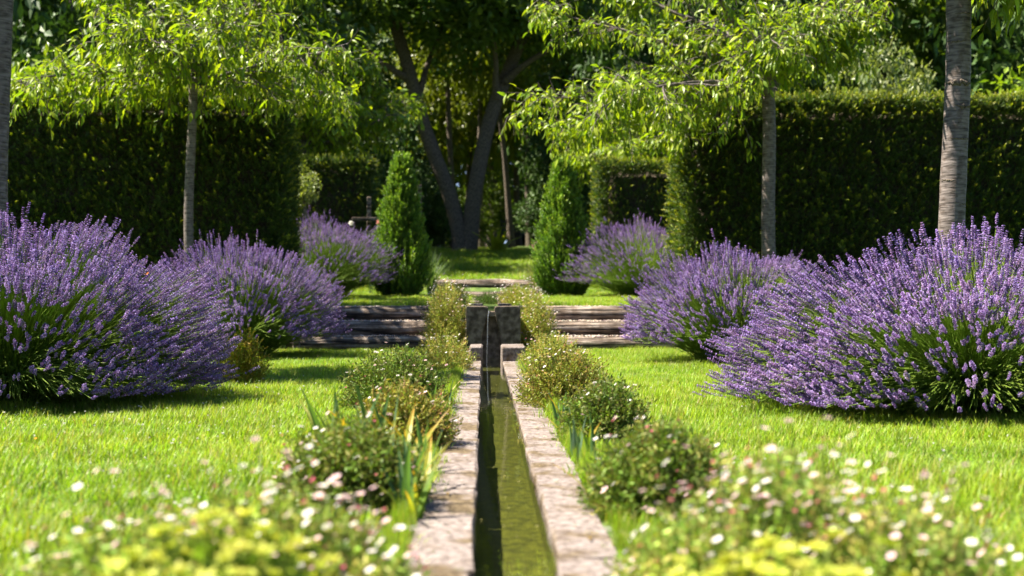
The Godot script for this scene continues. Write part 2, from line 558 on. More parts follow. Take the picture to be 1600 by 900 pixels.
func make_steps() -> void:
	# x from, x to, centre height, distance, radius, label
	var rows := [
		[-2.15, -0.66, 0.072, 13.62, 0.082, "lowest weathered log of the step flight beside the left lavender"],
		[-2.05, -0.60, 0.228, 13.98, 0.084, "middle weathered log of the step flight beside the left lavender"],
		[-1.95, -0.56, 0.382, 14.32, 0.086, "topmost log of the left step flight, level with the terrace grass"],
		[0.72, 2.05, 0.072, 13.60, 0.080, "lowest log of the right step flight, partly buried in pale gravel"],
		[0.66, 1.95, 0.228, 13.97, 0.083, "middle split log of the right step flight between gravel treads"],
		[0.62, 1.90, 0.382, 14.31, 0.086, "topmost log of the right step flight below the terrace grass"],
		[-0.72, 0.80, 0.565, 20.0, 0.085, "lower log of the far step at the end of the channel"],
		[-1.0, 1.0, 0.745, 20.45, 0.095, "upper log of the far step between the two conifers"]]
	for r in rows:
		var o := thing("step_log", r[5], "log", Vector3((r[0] + r[1]) / 2, r[2], -r[3]), "log steps")
		part("timber", log_mesh(r[1] - r[0], r[4]), o, Transform3D(Basis(Vector3(1, 0, 0), rf(0, TAU)) * Basis(Vector3(0, 0, 1), rf(-0.008, 0.008)), Vector3.ZERO))
	for s in [-1.0, 1.0]:
		var o := thing("stake", "short dark wooden stake holding the %s log steps at their outer end" % ("left" if s < 0 else "right"), "stake", Vector3(2.02 * s - 0.02, 0, -13.48), "stakes of the log steps")
		part("post", block(Vector3(-0.035, -0.1, -0.035), Vector3(0.035, 0.33, 0.035), 0.006, 0.003, mats.log), o)
	# treads of gravel between the logs
	var pb := MB.new()
	for k in 5:
		var w := TAU * k / 5.0
		var a := Vector3(cos(w), rf(-0.2, 0.2), sin(w)) * rf(0.8, 1.1)
		var b := Vector3(cos(w + TAU / 5), 0, sin(w + TAU / 5))
		pb.tri(a, Vector3(0.1, 0.65, 0), b, Color.WHITE)
		pb.tri(a, b, Vector3(0, -0.6, 0), Color.WHITE)
	var pebble := pb.mesh(flat_mat("pale gravel", 0.9, 0.3))
	var where := []
	var tint := []
	for t in [[0.142, 13.62, 13.98], [0.298, 13.98, 14.32], [0.452, 14.32, 14.6]]:
		for s in [-1.0, 1.0]:
			var lo: float = 0.28 if s < 0 else 0.26
			var tread := block(Vector3(-2.1 if s < 0 else lo, -0.1, -t[2]), Vector3(-lo if s < 0 else 2.0, t[0], -t[1] - 0.05), 0.005, 0.003, mats.soil)
			setting("gravel_tread", tread, "gravel tread behind a step log")
			for k in 900:
				where.append(Transform3D(Basis(rdir(), rf(0, TAU)).scaled(Vector3.ONE * rf(0.006, 0.016)), Vector3(s * rf(0.3, 2.0), t[0] + rf(0.0, 0.016), -rf(t[1] + 0.04, t[2]))))
				tint.append(shade(Color(0.46, 0.38, 0.31), 0.35))
	tag(scatter("gravel", pebble, where, tint, self), "pale loose gravel lying on the step treads", "", "", "stuff")

# ---------------------------------------------------------------- hedges and conifers
# a shoot: short twig with two ranks of needles, pointing along +y
func shoot_mesh(n: int, length: float, nlen: float, nwid: float, base: Color, tip: Color, mat: Material) -> ArrayMesh:
	var m := MB.new()
	m.tube(PackedVector3Array([Vector3.ZERO, Vector3(0.004, length * 0.95, 0)]), PackedFloat32Array([0.0025, 0.001]), 3, Color(0.09, 0.06, 0.03))
	for i in n:
		var t := (i + 0.5) / n
		var s := 1.0 if i % 2 == 0 else -1.0
		var w := rf(-0.5, 0.5)
		var dir := Vector3(s * cos(w), rf(0.7, 1.2), sin(w) + rf(-0.3, 0.3)).normalized()
		var l := nlen * (1.0 - 0.45 * t) * rf(0.8, 1.2)
		var side := dir.cross(rdir()).normalized() * nwid
		m.leaf(Vector3(0, length * t, 0), dir * l, side, Vector3.ZERO, shade(base.lerp(tip, smoothstep(0.45, 1.0, t)), 0.2))
	m.leaf(Vector3(0, length * 0.9, 0), Vector3(0, nlen * 0.9, 0), Vector3(nwid, 0, 0), Vector3.ZERO, tip)
	return m.mesh(mat)

func hedge(label: String, x0: float, x1: float, d0: float, d1: float, y0: float, y1: float, per: float) -> void:
	var o := thing("yew_hedge", label, "hedge", Vector3((x0 + x1) / 2, y0, -(d0 + d1) / 2), "clipped yew hedges")
	var h := y1 - y0
	var hx := (x1 - x0) / 2
	var hz := (d1 - d0) / 2
	var core := block(Vector3(-hx + 0.2, 0, -hz + 0.2), Vector3(hx - 0.2, h - 0.13, hz - 0.2), 0.09, 0.02, mats.hedge_core)
	part("branch_core", core, o)
	var f := FastNoiseLite.new()
	f.seed = rng.randi()
	f.frequency = 0.9
	var where := [[], [], []]
	var tint := [[], [], []]
	var inner := -1.0 if (x0 + x1) > 0 else 1.0
	# faces: [area, origin, u, v, normal]
	var faces := [
		[Vector3(-hx, 0, hz), Vector3(2 * hx, 0, 0), Vector3(0, h, 0), Vector3(0, 0, 1), 1.0],
		[Vector3(inner * hx, 0, -hz), Vector3(0, 0, 2 * hz), Vector3(0, h, 0), Vector3(inner, 0, 0), 1.2],
		[Vector3(-hx, h, -hz), Vector3(2 * hx, 0, 0), Vector3(0, 0, 2 * hz), Vector3(0, 1, 0), 1.2],
		[Vector3(-hx, h - 0.2, hz), Vector3(2 * hx, 0, 0), Vector3(0, 0.2, 0), Vector3(0, 0, 1), 1.3],
		[Vector3(-inner * hx, 0, -hz), Vector3(0, 0, 2 * hz), Vector3(0, h, 0), Vector3(-inner, 0, 0), 0.3],
		[Vector3(-hx, 0, -hz), Vector3(2 * hx, 0, 0), Vector3(0, h, 0), Vector3(0, 0, -1), 0.25]]
	for q in faces:
		var area: float = (q[1] as Vector3).length() * (q[2] as Vector3).length()
		for k in int(area * per * q[4]):
			var p: Vector3 = q[0] + q[1] * rng.randf() + q[2] * rng.randf()
			var nn: Vector3 = q[3]
			p += nn * (f.get_noise_3d(p.x * 1.5, p.y * 1.5, p.z * 1.5) * 0.05 + (rf(-0.24, 0.02) if rng.randf() < 0.4 else rf(-0.12, 0.02)))
			var dir := (nn * rf(0.35, 1.0) + Vector3(0, rf(0.2, 0.9), 0) + rdir() * 0.55).normalized()
			var fresh := rng.randf() < (0.7 if nn.y > 0.5 else 0.10)
			var kind := 2 if fresh else (0 if rng.randf() < 0.5 else 1)
			var sc := rf(0.75, 1.25) * (1.4 if fresh else 1.0)
			if nn.y > 0.5: sc *= 0.8
			if nn.y > 0.5: dir = (Vector3(0, 1, 0) + rdir() * 0.5).normalized()
			where[kind].append(Transform3D(aim(dir, rf(0, TAU)).scaled_local(Vector3.ONE * sc), p))
			tint[kind].append(shade(Color(1, 1, 1), 0.3))
	for k in 3: scatter("foliage", mats.shoots[k], where[k], tint[k], o)

func make_hedges() -> void:
	var deep := Color(0.042, 0.080, 0.020)
	mats.shoots = [
		shoot_mesh(22, 0.085, 0.034, 0.0035, deep, Color(0.07, 0.115, 0.02), mats.yew),
		shoot_mesh(18, 0.075, 0.036, 0.004, deep, Color(0.085, 0.13, 0.02), mats.yew),
		shoot_mesh(20, 0.11, 0.032, 0.0038, Color(0.08, 0.125, 0.016), Color(0.30, 0.33, 0.028), mats.yew)]
	hedge("long tall dark clipped hedge behind the thin trunked tree on the left", -8.2, -2.62, 16.2, 17.4, 0.46, 3.10, 1150.0)
	hedge("long tall clipped hedge with a sunlit end, on the right behind the lavender", 2.50, 8.4, 16.2, 17.5, 0.46, 3.08, 1150.0)
	hedge("low distant clipped hedge block left of the pointed conifer", -3.3, -1.98, 21.6, 22.7, 0.85, 2.86, 820.0)
	hedge("distant clipped hedge block with a bright edge right of the conifer", 1.88, 3.4, 21.6, 22.7, 0.85, 2.82, 820.0)

func conifer(label: String, x: float, d: float, h: float, r: float, lean: float, tone: float) -> void:
	var o := thing("conifer", label, "conifer", Vector3(x, land(d) - 0.02, -d), "pointed conifers flanking the far step")
	var m := MB.new()
	m.smooth = true
	m.tube(PackedVector3Array([Vector3(0, 0, 0), Vector3(0.01, h * 0.5, 0), Vector3(lean, h * 0.9, 0)]), PackedFloat32Array([0.05, 0.035, 0.01]), 8, Color(0.09, 0.06, 0.04))
	part("trunk", m.mesh(mats.twig), o)
	var where := [[], []]
	var tint := [[], []]
	for k in 3400:
		var t := pow(rng.randf(), 1.25)
		var w := rf(0, TAU)
		# swollen base, pointed top
		var rr := r * (sin(minf(1.0, t * 3.2 + 0.35) * PI / 2)) * pow(1.0 - t, 0.72) * (1.0 + 0.12 * sin(w * 5.0 + t * 9.0) + rf(-0.1, 0.08))
		rr *= rf(0.62, 1.03)
		var p := Vector3(cos(w) * rr + lean * t, t * h * 0.97 + 0.04, sin(w) * rr)
		var dir := (Vector3(cos(w) * 0.55, rf(0.8, 1.4), sin(w) * 0.55) + rdir() * 0.25).normalized()
		var kind := 0 if rng.randf() < 0.7 else 1
		where[kind].append(Transform3D(aim(dir, rf(0, TAU)).scaled_local(Vector3.ONE * rf(0.8, 1.35)), p))
		tint[kind].append(shade(Color(tone, tone, tone), 0.25))
	for k in 2: scatter("foliage", mats.cypress[k], where[k], tint[k], o)

func make_conifers() -> void:
	mats.cypress = [
		shoot_mesh(26, 0.13, 0.045, 0.0045, Color(0.085, 0.175, 0.026), Color(0.15, 0.27, 0.036), mats.yew),
		shoot_mesh(24, 0.15, 0.04, 0.005, Color(0.11, 0.21, 0.026), Color(0.22, 0.33, 0.036), mats.yew)]
	conifer("dark green pointed conifer on the left of the far step", -1.30, 18.6, 2.02, 0.45, 0.03, 1.0)
	conifer("bright green pointed conifer on the right of the far step", 1.09, 18.6, 1.95, 0.47, -0.04, 1.0)

# ---------------------------------------------------------------- trees
func cherry_leaf(k: int) -> ArrayMesh:
	var m := MB.new()
	var col := [Color(0.22, 0.31, 0.022), Color(0.30, 0.37, 0.026), Color(0.15, 0.235, 0.022)][k] as Color
	var w := [0.0, 0.135, 0.17, 0.10, 0.0]
	var y := [0.0, 0.28, 0.52, 0.8, 1.0]
	var drop := [0.0, -0.02, -0.06, -0.15, -0.26]
	var bend := 0.6 + 0.35 * k
	var rows := []
	for i in 5:
		var z: float = drop[i] * bend
		rows.append([Vector3(-w[i], y[i], z + w[i] * 0.35), Vector3(0, y[i], z), Vector3(w[i], y[i], z + w[i] * 0.35)])
	for i in 4:
		for s in 2:
			if i == 0: m.tri(rows[0][1], rows[1][s], rows[1][s + 1], col)
			elif i == 3: m.tri(rows[3][s], rows[4][1], rows[3][s + 1], col)
			else: m.quad(rows[i][s], rows[i + 1][s], rows[i + 1][s + 1], rows[i][s + 1], col)
	m.tube(PackedVector3Array([Vector3(0, -0.16, 0.02), Vector3.ZERO]), PackedFloat32Array([0.008, 0.01]), 3, Color(0.16, 0.11, 0.03))
	return m.mesh(mats.leaf)

# a rough dark band part of the way round a trunk
func scar_mesh(path: PackedVector3Array, r: float, y: float, mid: float, arc: float, thick: float) -> ArrayMesh:
	var m := MB.new()
	m.smooth = true
	var i := clampi(int(y / path[24].y * 24), 0, 23)
	var c := path[i].lerp(path[i + 1], 0.5)
	var pts := PackedVector3Array()
	var rad := PackedFloat32Array()
	var n := 16
	for k in n:
		var t := float(k) / (n - 1)
		var w := mid + (t - 0.5) * arc
		pts.append(Vector3(c.x + cos(w) * r, y + rf(-0.3, 0.3) * thick, c.z + sin(w) * r))
		rad.append(maxf(0.002, thick * 0.5 * sin(t * PI) * rf(0.5, 1.2)))
	m.tube(pts, rad, 7, Color.WHITE)
	for k in m.v.size():      # flatten against the bark
		var p := m.v[k] - Vector3(c.x, 0, c.z)
		var h := Vector2(p.x, p.z)
		var q := h.normalized() * (r + (h.length() - r) * 0.35)
		m.v[k] = Vector3(c.x + q.x, p.y, c.z + q.y)
	return m.mesh(mats.old_bark)

# a branch as a polyline that starts at p along dir
func branch_path(p: Vector3, dir: Vector3, length: float, segs: int, wander: float, pull: Vector3) -> PackedVector3Array:
	var pts := PackedVector3Array([p])
	var t := dir.normalized()
	for k in segs:
		t = (t + rdir() * wander + pull).normalized()
		p += t * length / segs
		pts.append(p)
	return pts

func taper(n: int, a: float, b: float) -> PackedFloat32Array:
	var r := PackedFloat32Array()
	for k in n: r.append(lerpf(a, b, float(k) / (n - 1)))
	return r

func trunk_mesh(path: PackedVector3Array, r0: float, r1: float, sides: int, mat: Material, knobs := 0) -> ArrayMesh:
	var m := MB.new()
	m.smooth = true
	var n := path.size()
	var rad := PackedFloat32Array()
	for k in n:
		var t := float(k) / (n - 1)
		rad.append(lerpf(r0, r1, t) * (1.0 + 0.35 * exp(-t * 22.0)) * (1.0 + rf(-0.025, 0.025)))
	m.tube(path, rad, sides, Color.WHITE)
	for k in knobs:
		var i := rng.randi_range(2, n - 2)
		var w := rf(-0.6, 3.7)
		var o := Vector3(cos(w), 0, sin(w))
		var at := path[i] + Vector3(0, rf(-0.05, 0.05), 0)
		m.tube(PackedVector3Array([at + o * rad[i] * 0.7, at + o * rad[i] * 1.05, at + o * rad[i] * 1.12]), PackedFloat32Array([0.03, 0.02, 0.006]), 7, Color(0.4, 0.36, 0.33), true)
	return m.mesh(mat)

func cherry(label: String, x: float, d: float, r: float, fork: float, limbs: Array, leaf_len: float, single: int, lean: float, scars := []) -> void:
	var y0 := land(d)
	var o := thing("cherry_tree", label, "tree", Vector3(x, y0, -d), "cherry trees in two rows beside the channel")
	var path := PackedVector3Array()
	for k in 25:
		var t := k / 24.0
		path.append(Vector3(lean * t * fork + sin(t * 5.0 + x) * 0.028, t * fork - 0.05 * (1 - t), cos(t * 4.0 + x) * 0.012))
	part("trunk", trunk_mesh(path, r * 1.02, r * 0.9, 18, mats.bark, 0 if scars.size() > 0 else 5), o)
	for q in scars:      # dark rough bands of old bark: height, angle, arc, thickness
		part("bark_scar", scar_mesh(path, r * 0.97, q[0], q[1], q[2], q[3]), o)
	var top := path[24]
	var where := []
	var tips := []
	for q in limbs:     # azimuth (0 = right, 90 = away), elevation, length, start below or above the fork
		var az: float = deg_to_rad(q[0])
		var el: float = deg_to_rad(q[1])
		var dir := Vector3(cos(az) * cos(el), sin(el), -sin(az) * cos(el))
		var b := MB.new()
		b.smooth = true
		var len_: float = q[2]
		var start := top + Vector3(0, q[3], 0)
		if q[3] > 0: start += Vector3(lean * q[3], 0, 0)
		var main := branch_path(start, dir, len_, 9, 0.13, Vector3(0, -0.02, 0))
		var mr := taper(10, r * 0.42, 0.007)
		b.tube(main, mr, 8, Color.WHITE)
		for i in range(1, 10):
			for s in (2 if i < 5 else 3):
				var sd := ((main[i] - main[i - 1]).normalized() * 0.7 + rdir() * Vector3(1, 0.55, 1)).normalized()
				var sl := rf(0.35, 0.85) * (1.0 - 0.04 * i)
				var sub := branch_path(main[i], sd, sl, 5, 0.2, Vector3(0, -0.05, 0))
				b.tube(sub, taper(6, minf(0.011, mr[i] * 0.7), 0.003), 5, Color.WHITE)
				for j in range(1, 6):
					for w in 2:
						var td := ((sub[j] - sub[j - 1]).normalized() * 0.6 + rdir()).normalized()
						var tw := branch_path(sub[j], td, rf(0.12, 0.3), 3, 0.2, Vector3(0, -0.12, 0))
						b.tube(tw, taper(4, 0.003, 0.0015), 3, Color.WHITE)
						var nl := rng.randi_range(3, 5)
						for e in nl:
							var t := (e + 0.7) / nl * 3.0
							var k := mini(int(t), 2)
							var p := tw[k].lerp(tw[k + 1], minf(t - k, 1.0))
							var out := (tw[k + 1] - tw[k]).normalized()
							var ld := (out * 0.5 + rdir() * 0.7 + Vector3(0, -0.55, 0)).normalized()
							tips.append([p, ld])
		var limb := b.mesh(mats.bark)
		part("branch", limb, o)
	for q in tips:
		var s := leaf_len * rf(0.55, 1.2)
		var bs := aim(q[1], 0.0)
		# blade faces up: its z axis away from the ground
		if bs.z.y < 0: bs = Basis(-bs.x, bs.y, -bs.z)
		bs = bs.rotated(q[1], rf(-0.9, 0.9))
		where.append(Transform3D(bs.scaled_local(Vector3.ONE * s), q[0] + q[1] * s * 0.16))
	leaves_of(o, where, single)

# the leaves nearest the camera are parts of their own, the rest one mass
func leaves_of(o: Node3D, where: Array, single: int) -> void:
	var order := []
	for i in where.size():
		var p: Vector3 = o.position + where[i].origin - EYE
		var d := -p.z
		var seen := d > 0 and absf(p.x / d - 0.021) < 0.42 and p.y / d > -0.23 and p.y / d < 0.235
		order.append([p.length() if seen else 1e6 + i, i])
	order.sort()
	var rest := [[], [], []]
	var tint := [[], [], []]
	for k in order.size():
		var i: int = order[k][1]
		if k < single and order[k][0] < 1e6:
			part("leaf", mats.cherry[i % 3], o, where[i])
		else:
			rest[i % 3].append(where[i])
			tint[i % 3].append(shade(Color(1, 1, 1), 0.28))
	for k in 3: scatter("crown", mats.cherry[k], rest[k], tint[k], o)

func make_cherries() -> void:
	mats.cherry = [cherry_leaf(0), cherry_leaf(1), cherry_leaf(2)]
	var fan := [[-20, 8, 1.7, 0.0], [25, 14, 1.8, 0.1], [70, 20, 1.6, 0.15], [120, 12, 1.7, 0.05], [165, 10, 1.8, 0.1], [205, 8, 1.8, 0.0], [250, 12, 1.5, 0.1], [300, 10, 1.5, 0.12], [10, 35, 1.6, 0.3], [140, 40, 1.5, 0.35], [235, 36, 1.5, 0.3]]
	cherry("slender young tree with a thin pale grey trunk before the left hedge", -3.40, 14.6, 0.055, 2.58, fan, 0.115, 300, 0.0)
	var fan2 := [[-10, 40, 0.9, 0.1], [60, 36, 1.2, 0.2], [120, 12, 1.9, 0.05], [165, 5, 2.5, 0.1], [185, 0, 2.6, 0.0], [205, 6, 2.4, 0.05], [245, 12, 1.6, 0.1], [300, 34, 0.9, 0.12], [150, 28, 2.2, 0.35], [215, 26, 2.1, 0.3], [178, 16, 2.6, 0.3], [340, 50, 1.1, 0.3]]
	cherry("slightly leaning tree with a light grey trunk before the right hedge", 3.24, 14.6, 0.082, 2.50, fan2, 0.115, 300, -0.035)
	var high := [[150, 42, 1.3, 0.3], [210, 44, 1.2, 0.3], [20, 20, 1.2, 0.2], [-25, -4, 0.9, -0.05], [60, 30, 1.3, 0.3], [270, 44, 1.1, 0.3], [330, 10, 1.0, 0.1]]
	cherry("thickest trunk with dark horizontal scars rising from the right lavender", 3.34, 9.2, 0.095, 2.9, high, 0.14, 120, 0.0, [[2.12, 1.7, 2.6, 0.05], [1.95, 1.2, 2.0, 0.03], [2.42, 2.2, 1.6, 0.014], [1.72, 1.5, 2.2, 0.012], [1.42, 2.4, 1.3, 0.016], [1.25, 0.9, 1.0, 0.012], [1.05, 1.8, 1.8, 0.010], [2.62, 1.3, 1.8, 0.012]])
	var high2 := [[160, 40, 1.2, 0.2], [60, 40, 1.1, 0.3], [10, 34, 0.9, 0.3], [210, 36, 1.2, 0.2], [110, 40, 1.3, 0.3], [290, 44, 1.0, 0.3]]
	cherry("thick grey trunk at the left edge, above the left lavender", -3.54, 9.2, 0.10, 3.1, high2, 0.14, 30, 0.0, [[1.95, 1.2, 2.0, 0.02], [2.3, 1.6, 1.6, 0.010], [1.6, 1.0, 1.4, 0.012], [1.3, 1.4, 1.8, 0.009]])
	var far_ := [[-10, 20, 1.9, 0.0], [30, 25, 1.8, 0.1], [80, 30, 1.6, 0.2], [140, 20, 1.7, 0.1], [190, 15, 1.8, 0.0], [240, 20, 1.7, 0.1], [300, 20, 1.8, 0.1], [0, 50, 1.7, 0.3], [120, 55, 1.5, 0.3], [220, 50, 1.5, 0.3], [330, 8, 2.0, -0.1]]
	cherry("farther tree at the inner end of the left hedge, branches spreading low", -3.48, 24.0, 0.105, 2.35, far_, 0.15, 60, 0.02)
	cherry("farther thin trunk between the two right hedges", 3.24, 24.4, 0.08, 2.0, far_, 0.15, 60, -0.01)

# a crown of leaf clumps in an ellipsoid of radius 1 (height scaled later)
func crown_mesh(clumps: int, per: int, clump_r: float, ll: float, col: Color, col2: Color, hollow: float, mat: Material, squash := 1.0) -> ArrayMesh:
	var m := MB.new()
	for k in clumps:
		var u := rdir()
		if u.y < -0.75: u.y *= 0.5
		var q := u * rf(hollow, 1.0) * Vector3(1, squash, 1)
		var tone := col.lerp(col2, rng.randf())
		var cr := clump_r * rf(0.6, 1.25)
		for i in per:
			var off := rdir() * pow(rng.randf(), 0.4) * cr
			off.y *= 0.6
			var dir := (off.normalized() * 0.6 + rdir() * 0.8 + Vector3(0, -0.35, 0)).normalized()
			var side := dir.cross((Vector3.UP + rdir() * 0.7).normalized()).normalized()
			var l := ll * rf(0.7, 1.3)
			var up := side.cross(dir)
			m.leaf(q + off, dir * l, side * l * 0.26, up * l * 0.07, shade(tone, 0.22))
	return m.mesh(mat)

func wood_tree(label: String, x: float, d: float, crown: Mesh, r: float, h: float, low: float, tr: float, group := "woodland trees beyond the hedges") -> void:
	var y0 := land(d)
	var o := thing("woodland_tree", label, "tree", Vector3(x, y0, -d), group)
	var path := branch_path(Vector3(0, -0.1, 0), Vector3(rf(-0.08, 0.08), 1, rf(-0.05, 0.05)), h * 0.8, 8, 0.05, Vector3.ZERO)
	part("trunk", trunk_mesh(path, tr, tr * 0.4, 9, mats.old_bark), o)
	var mid := (low + h) / 2
	part("crown", crown, o, Transform3D(Basis(Vector3.UP, rf(0, TAU)).scaled_local(Vector3(r, (h - low) / 2, r)), Vector3(path[5].x, mid, path[5].z)))

func make_woodland() -> void:
	var olive := crown_mesh(230, 34, 0.20, 0.085, Color(0.12, 0.165, 0.016), Color(0.22, 0.24, 0.02), 0.35, mats.wood_leaf)
	var dark := crown_mesh(240, 34, 0.20, 0.08, Color(0.045, 0.085, 0.025), Color(0.07, 0.115, 0.03), 0.4, mats.dark_leaf)
	var mid := crown_mesh(230, 34, 0.20, 0.08, Color(0.075, 0.13, 0.018), Color(0.12, 0.17, 0.02), 0.4, mats.wood_leaf)
	var pale := crown_mesh(200, 40, 0.17, 0.075, Color(0.13, 0.19, 0.06), Color(0.24, 0.27, 0.11), 0.55, mats.wood_leaf)
	var lime := crown_mesh(170, 34, 0.20, 0.10, Color(0.17, 0.26, 0.02), Color(0.24, 0.32, 0.022), 0.55, mats.wood_leaf)
	# big forked tree in the middle
	var o := thing("forked_tree", "large tree with two leaning trunks at the end of the lawn", "tree", Vector3(-0.58, land(30.0), -30.0))
	var p1 := PackedVector3Array([Vector3(-0.02, -0.1, 0), Vector3(-0.10, 0.5, 0), Vector3(-0.34, 1.4, 0), Vector3(-0.72, 2.4, 0), Vector3(-1.02, 3.3, 0.05), Vector3(-1.25, 4.2, 0.1), Vector3(-1.6, 5.4, 0.1), Vector3(-1.9, 7.0, 0)])
	var p2 := PackedVector3Array([Vector3(0.10, -0.1, 0.02), Vector3(0.18, 0.5, 0.02), Vector3(0.26, 1.3, 0.05), Vector3(0.42, 2.2, 0), Vector3(0.66, 3.2, -0.05), Vector3(1.0, 4.1, -0.1), Vector3(1.45, 5.2, 0), Vector3(2.0, 6.6, 0.1)])
	part("trunk", trunk_mesh(smooth_path(p1), 0.20, 0.13, 14, mats.old_bark), o)
	part("trunk", trunk_mesh(smooth_path(p2), 0.21, 0.14, 14, mats.old_bark), o)
	var big := crown_mesh(260, 36, 0.17, 0.075, Color(0.08, 0.145, 0.03), Color(0.14, 0.20, 0.04), 0.3, mats.wood_leaf)
	for q in [[-1.0, 6.2, 0.4, 2.9, 2.3], [1.5, 5.9, 0.6, 2.6, 2.4], [0.2, 8.0, -0.4, 3.8, 2.8]]:
		part("crown", big, o, Transform3D(Basis(Vector3.UP, rf(0, TAU)).scaled_local(Vector3(q[3], q[4], q[3])), Vector3(q[0], q[1], q[2])))
	for q in [[-1.2, 4.0, -2.6, 4.9, 0.8], [1.0, 4.0, 2.4, 5.2, 1.0], [-1.1, 3.6, -0.2, 5.4, -0.6], [0.8, 3.6, 0.3, 5.5, 0.9]]:
		var bp := branch_path(Vector3(q[0], q[1], 0.05), Vector3(q[2] - q[0], q[3] - q[1], q[4]), 2.4, 6, 0.15, Vector3.ZERO)
		part("branch", trunk_mesh(bp, 0.09, 0.03, 7, mats.old_bark), o)
	# trees of the wood: x, distance, crown, radius, height, low end of the crown, trunk radius, label
	var rows := [
		[-13.0, 33.0, mid, 3.6, 11.5, 1.2, 0.22, "tall mid green woodland tree far behind the left end of the hedge"],
		[-9.6, 30.0, dark, 3.0, 11.0, 1.6, 0.24, "dark woodland tree behind the left hedge, beside the edge trunk"],
		[-6.6, 34.0, mid, 3.0, 9.5, 1.0, 0.2, "tall woodland tree showing above the thin trunked tree's crown"],
		[-4.6, 23.6, mid, 2.1, 7.4, 2.3, 0.14, "leafy tree standing just behind the inner end of the left hedge"],
		[-5.0, 27.8, dark, 3.1, 9.5, 2.4, 0.2, "dark tree rising between the left hedge end and the far hedge block"],
		[-4.6, 38.0, dark, 2.6, 7.5, 0.6, 0.2, "dark woodland tree left of the far low hedge block"],
		[-2.4, 44.0, olive, 2.5, 8.5, 0.4, 0.16, "olive woodland tree seen left of the forked trunks"],
		[-0.7, 47.0, olive, 2.6, 12.0, 0.8, 0.13, "olive sunlit tree seen between the forked trunks"],
		[1.1, 45.0, olive, 2.5, 12.0, 0.2, 0.13, "olive sunlit tree just right of the forked trunks"],
		[2.9, 40.0, dark, 2.6, 12.0, 0.2, 0.18, "deep green dark tree behind the right conifer"],
		[5.4, 36.0, dark, 3.0, 11.5, 0.6, 0.2, "dark tree behind the right far hedge block"],
		[7.2, 31.0, dark, 2.4, 10.5, 2.6, 0.3, "dark trunked tree rising behind the right hedge near its inner end"],
		[10.4, 33.0, mid, 3.4, 11.5, 1.6, 0.24, "mid green woodland tree far behind the right hedge"],
		[13.6, 31.0, dark, 3.2, 11.0, 1.2, 0.24, "dark woodland tree beyond the right edge trunk"],
		[-17.0, 42.0, dark, 4.2, 13.5, 0.8, 0.25, "dark tall tree deep in the wood at far left"],
		[17.0, 42.0, dark, 4.2, 13.5, 0.8, 0.25, "dark tall tree deep in the wood at far right"],
		[-8.8, 46.0, dark, 3.6, 9.5, 0.5, 0.25, "dark tree deep in the wood behind the left hedge"],
		[8.8, 46.0, dark, 4.0, 14.0, 0.5, 0.25, "dark tree deep in the wood behind the right hedge"],
		[-4.8, 54.0, dark, 4.2, 15.0, 0.2, 0.25, "dark backmost tree left of the middle"],
		[5.2, 54.0, dark, 4.2, 15.0, 0.2, 0.25, "dark backmost tree right of the middle"],
		[0.2, 58.0, dark, 4.0, 15.0, 0.0, 0.25, "dark backmost tree in the middle of the wood"]]
	for r in rows: wood_tree(r[7], r[0], r[1], r[2], r[3], r[4], r[5], r[6])
	# thin dark stems between the forked trunks
	for q in [[-0.95, 37.0, "thin dark stem seen between the two forked trunks"], [0.75, 38.5, "thin dark stem just right of the forked trunks"], [1.35, 40.0, "second thin dark stem right of the forked trunks"], [-0.2, 41.0, "thinnest dark stem in the gap of the forked tree"]]:
		wood_tree(q[2], q[0], q[1], olive, 1.5, 9.0, 3.4, 0.11, "thin stems behind the forked tree")
	# shrubs
	var sh := [
		[-7.6, 20.5, lime, 1.5, 3.9, "lime green leafy shrub topping the left hedge near the edge trunk"],
		[-5.9, 20.8, lime, 1.4, 3.7, "lime green leafy shrub topping the left hedge beside the thin trunk"],
		[7.15, 23.0, pale, 1.15, 4.3, "pale cream green rounded shrub above the right hedge"],
		[9.6, 21.5, lime, 1.5, 3.7, "bright green shrub above the right hedge beyond the thick trunk"],
		[-2.9, 31.0, dark, 1.6, 3.6, "dark woodland shrub behind the far left hedge block"],
		[-1.9, 35.0, dark, 1.3, 2.6, "dark low shrub left of the forked trunks' base"],
		[2.3, 33.5, dark, 1.45, 4.4, "dark blue green shrub between forked tree and right conifer"],
		[3.7, 32.0, dark, 1.5, 4.2, "dark shrub behind the far right hedge block"],
		[0.2, 48.0, mid, 1.3, 3.0, "shaded shrub at the back of the gap right of the forked trunks"],
		[-5.3, 31.0, mid, 1.7, 3.8, "green shrub filling the gap behind the left hedge end"],
		[-1.35, 36.5, dark, 0.9, 1.5, "lowest dark shrub just left of the forked trunk base"],
		[-0.9, 39.0, mid, 1.1, 1.7, "low shaded shrub closing the gap behind the forked trunk base"],
		[2.1, 39.5, dark, 1.2, 1.9, "low dark shrub behind the slatted bench"],
		[2.6, 42.0, dark, 1.8, 2.4, "low dark shrub deep behind the right conifer"],
		[-2.6, 42.0, dark, 1.8, 2.4, "low dark shrub deep behind the left conifer"],
		[5.6, 29.0, mid, 1.7, 3.9, "green shrub filling the gap behind the right hedge end"]]
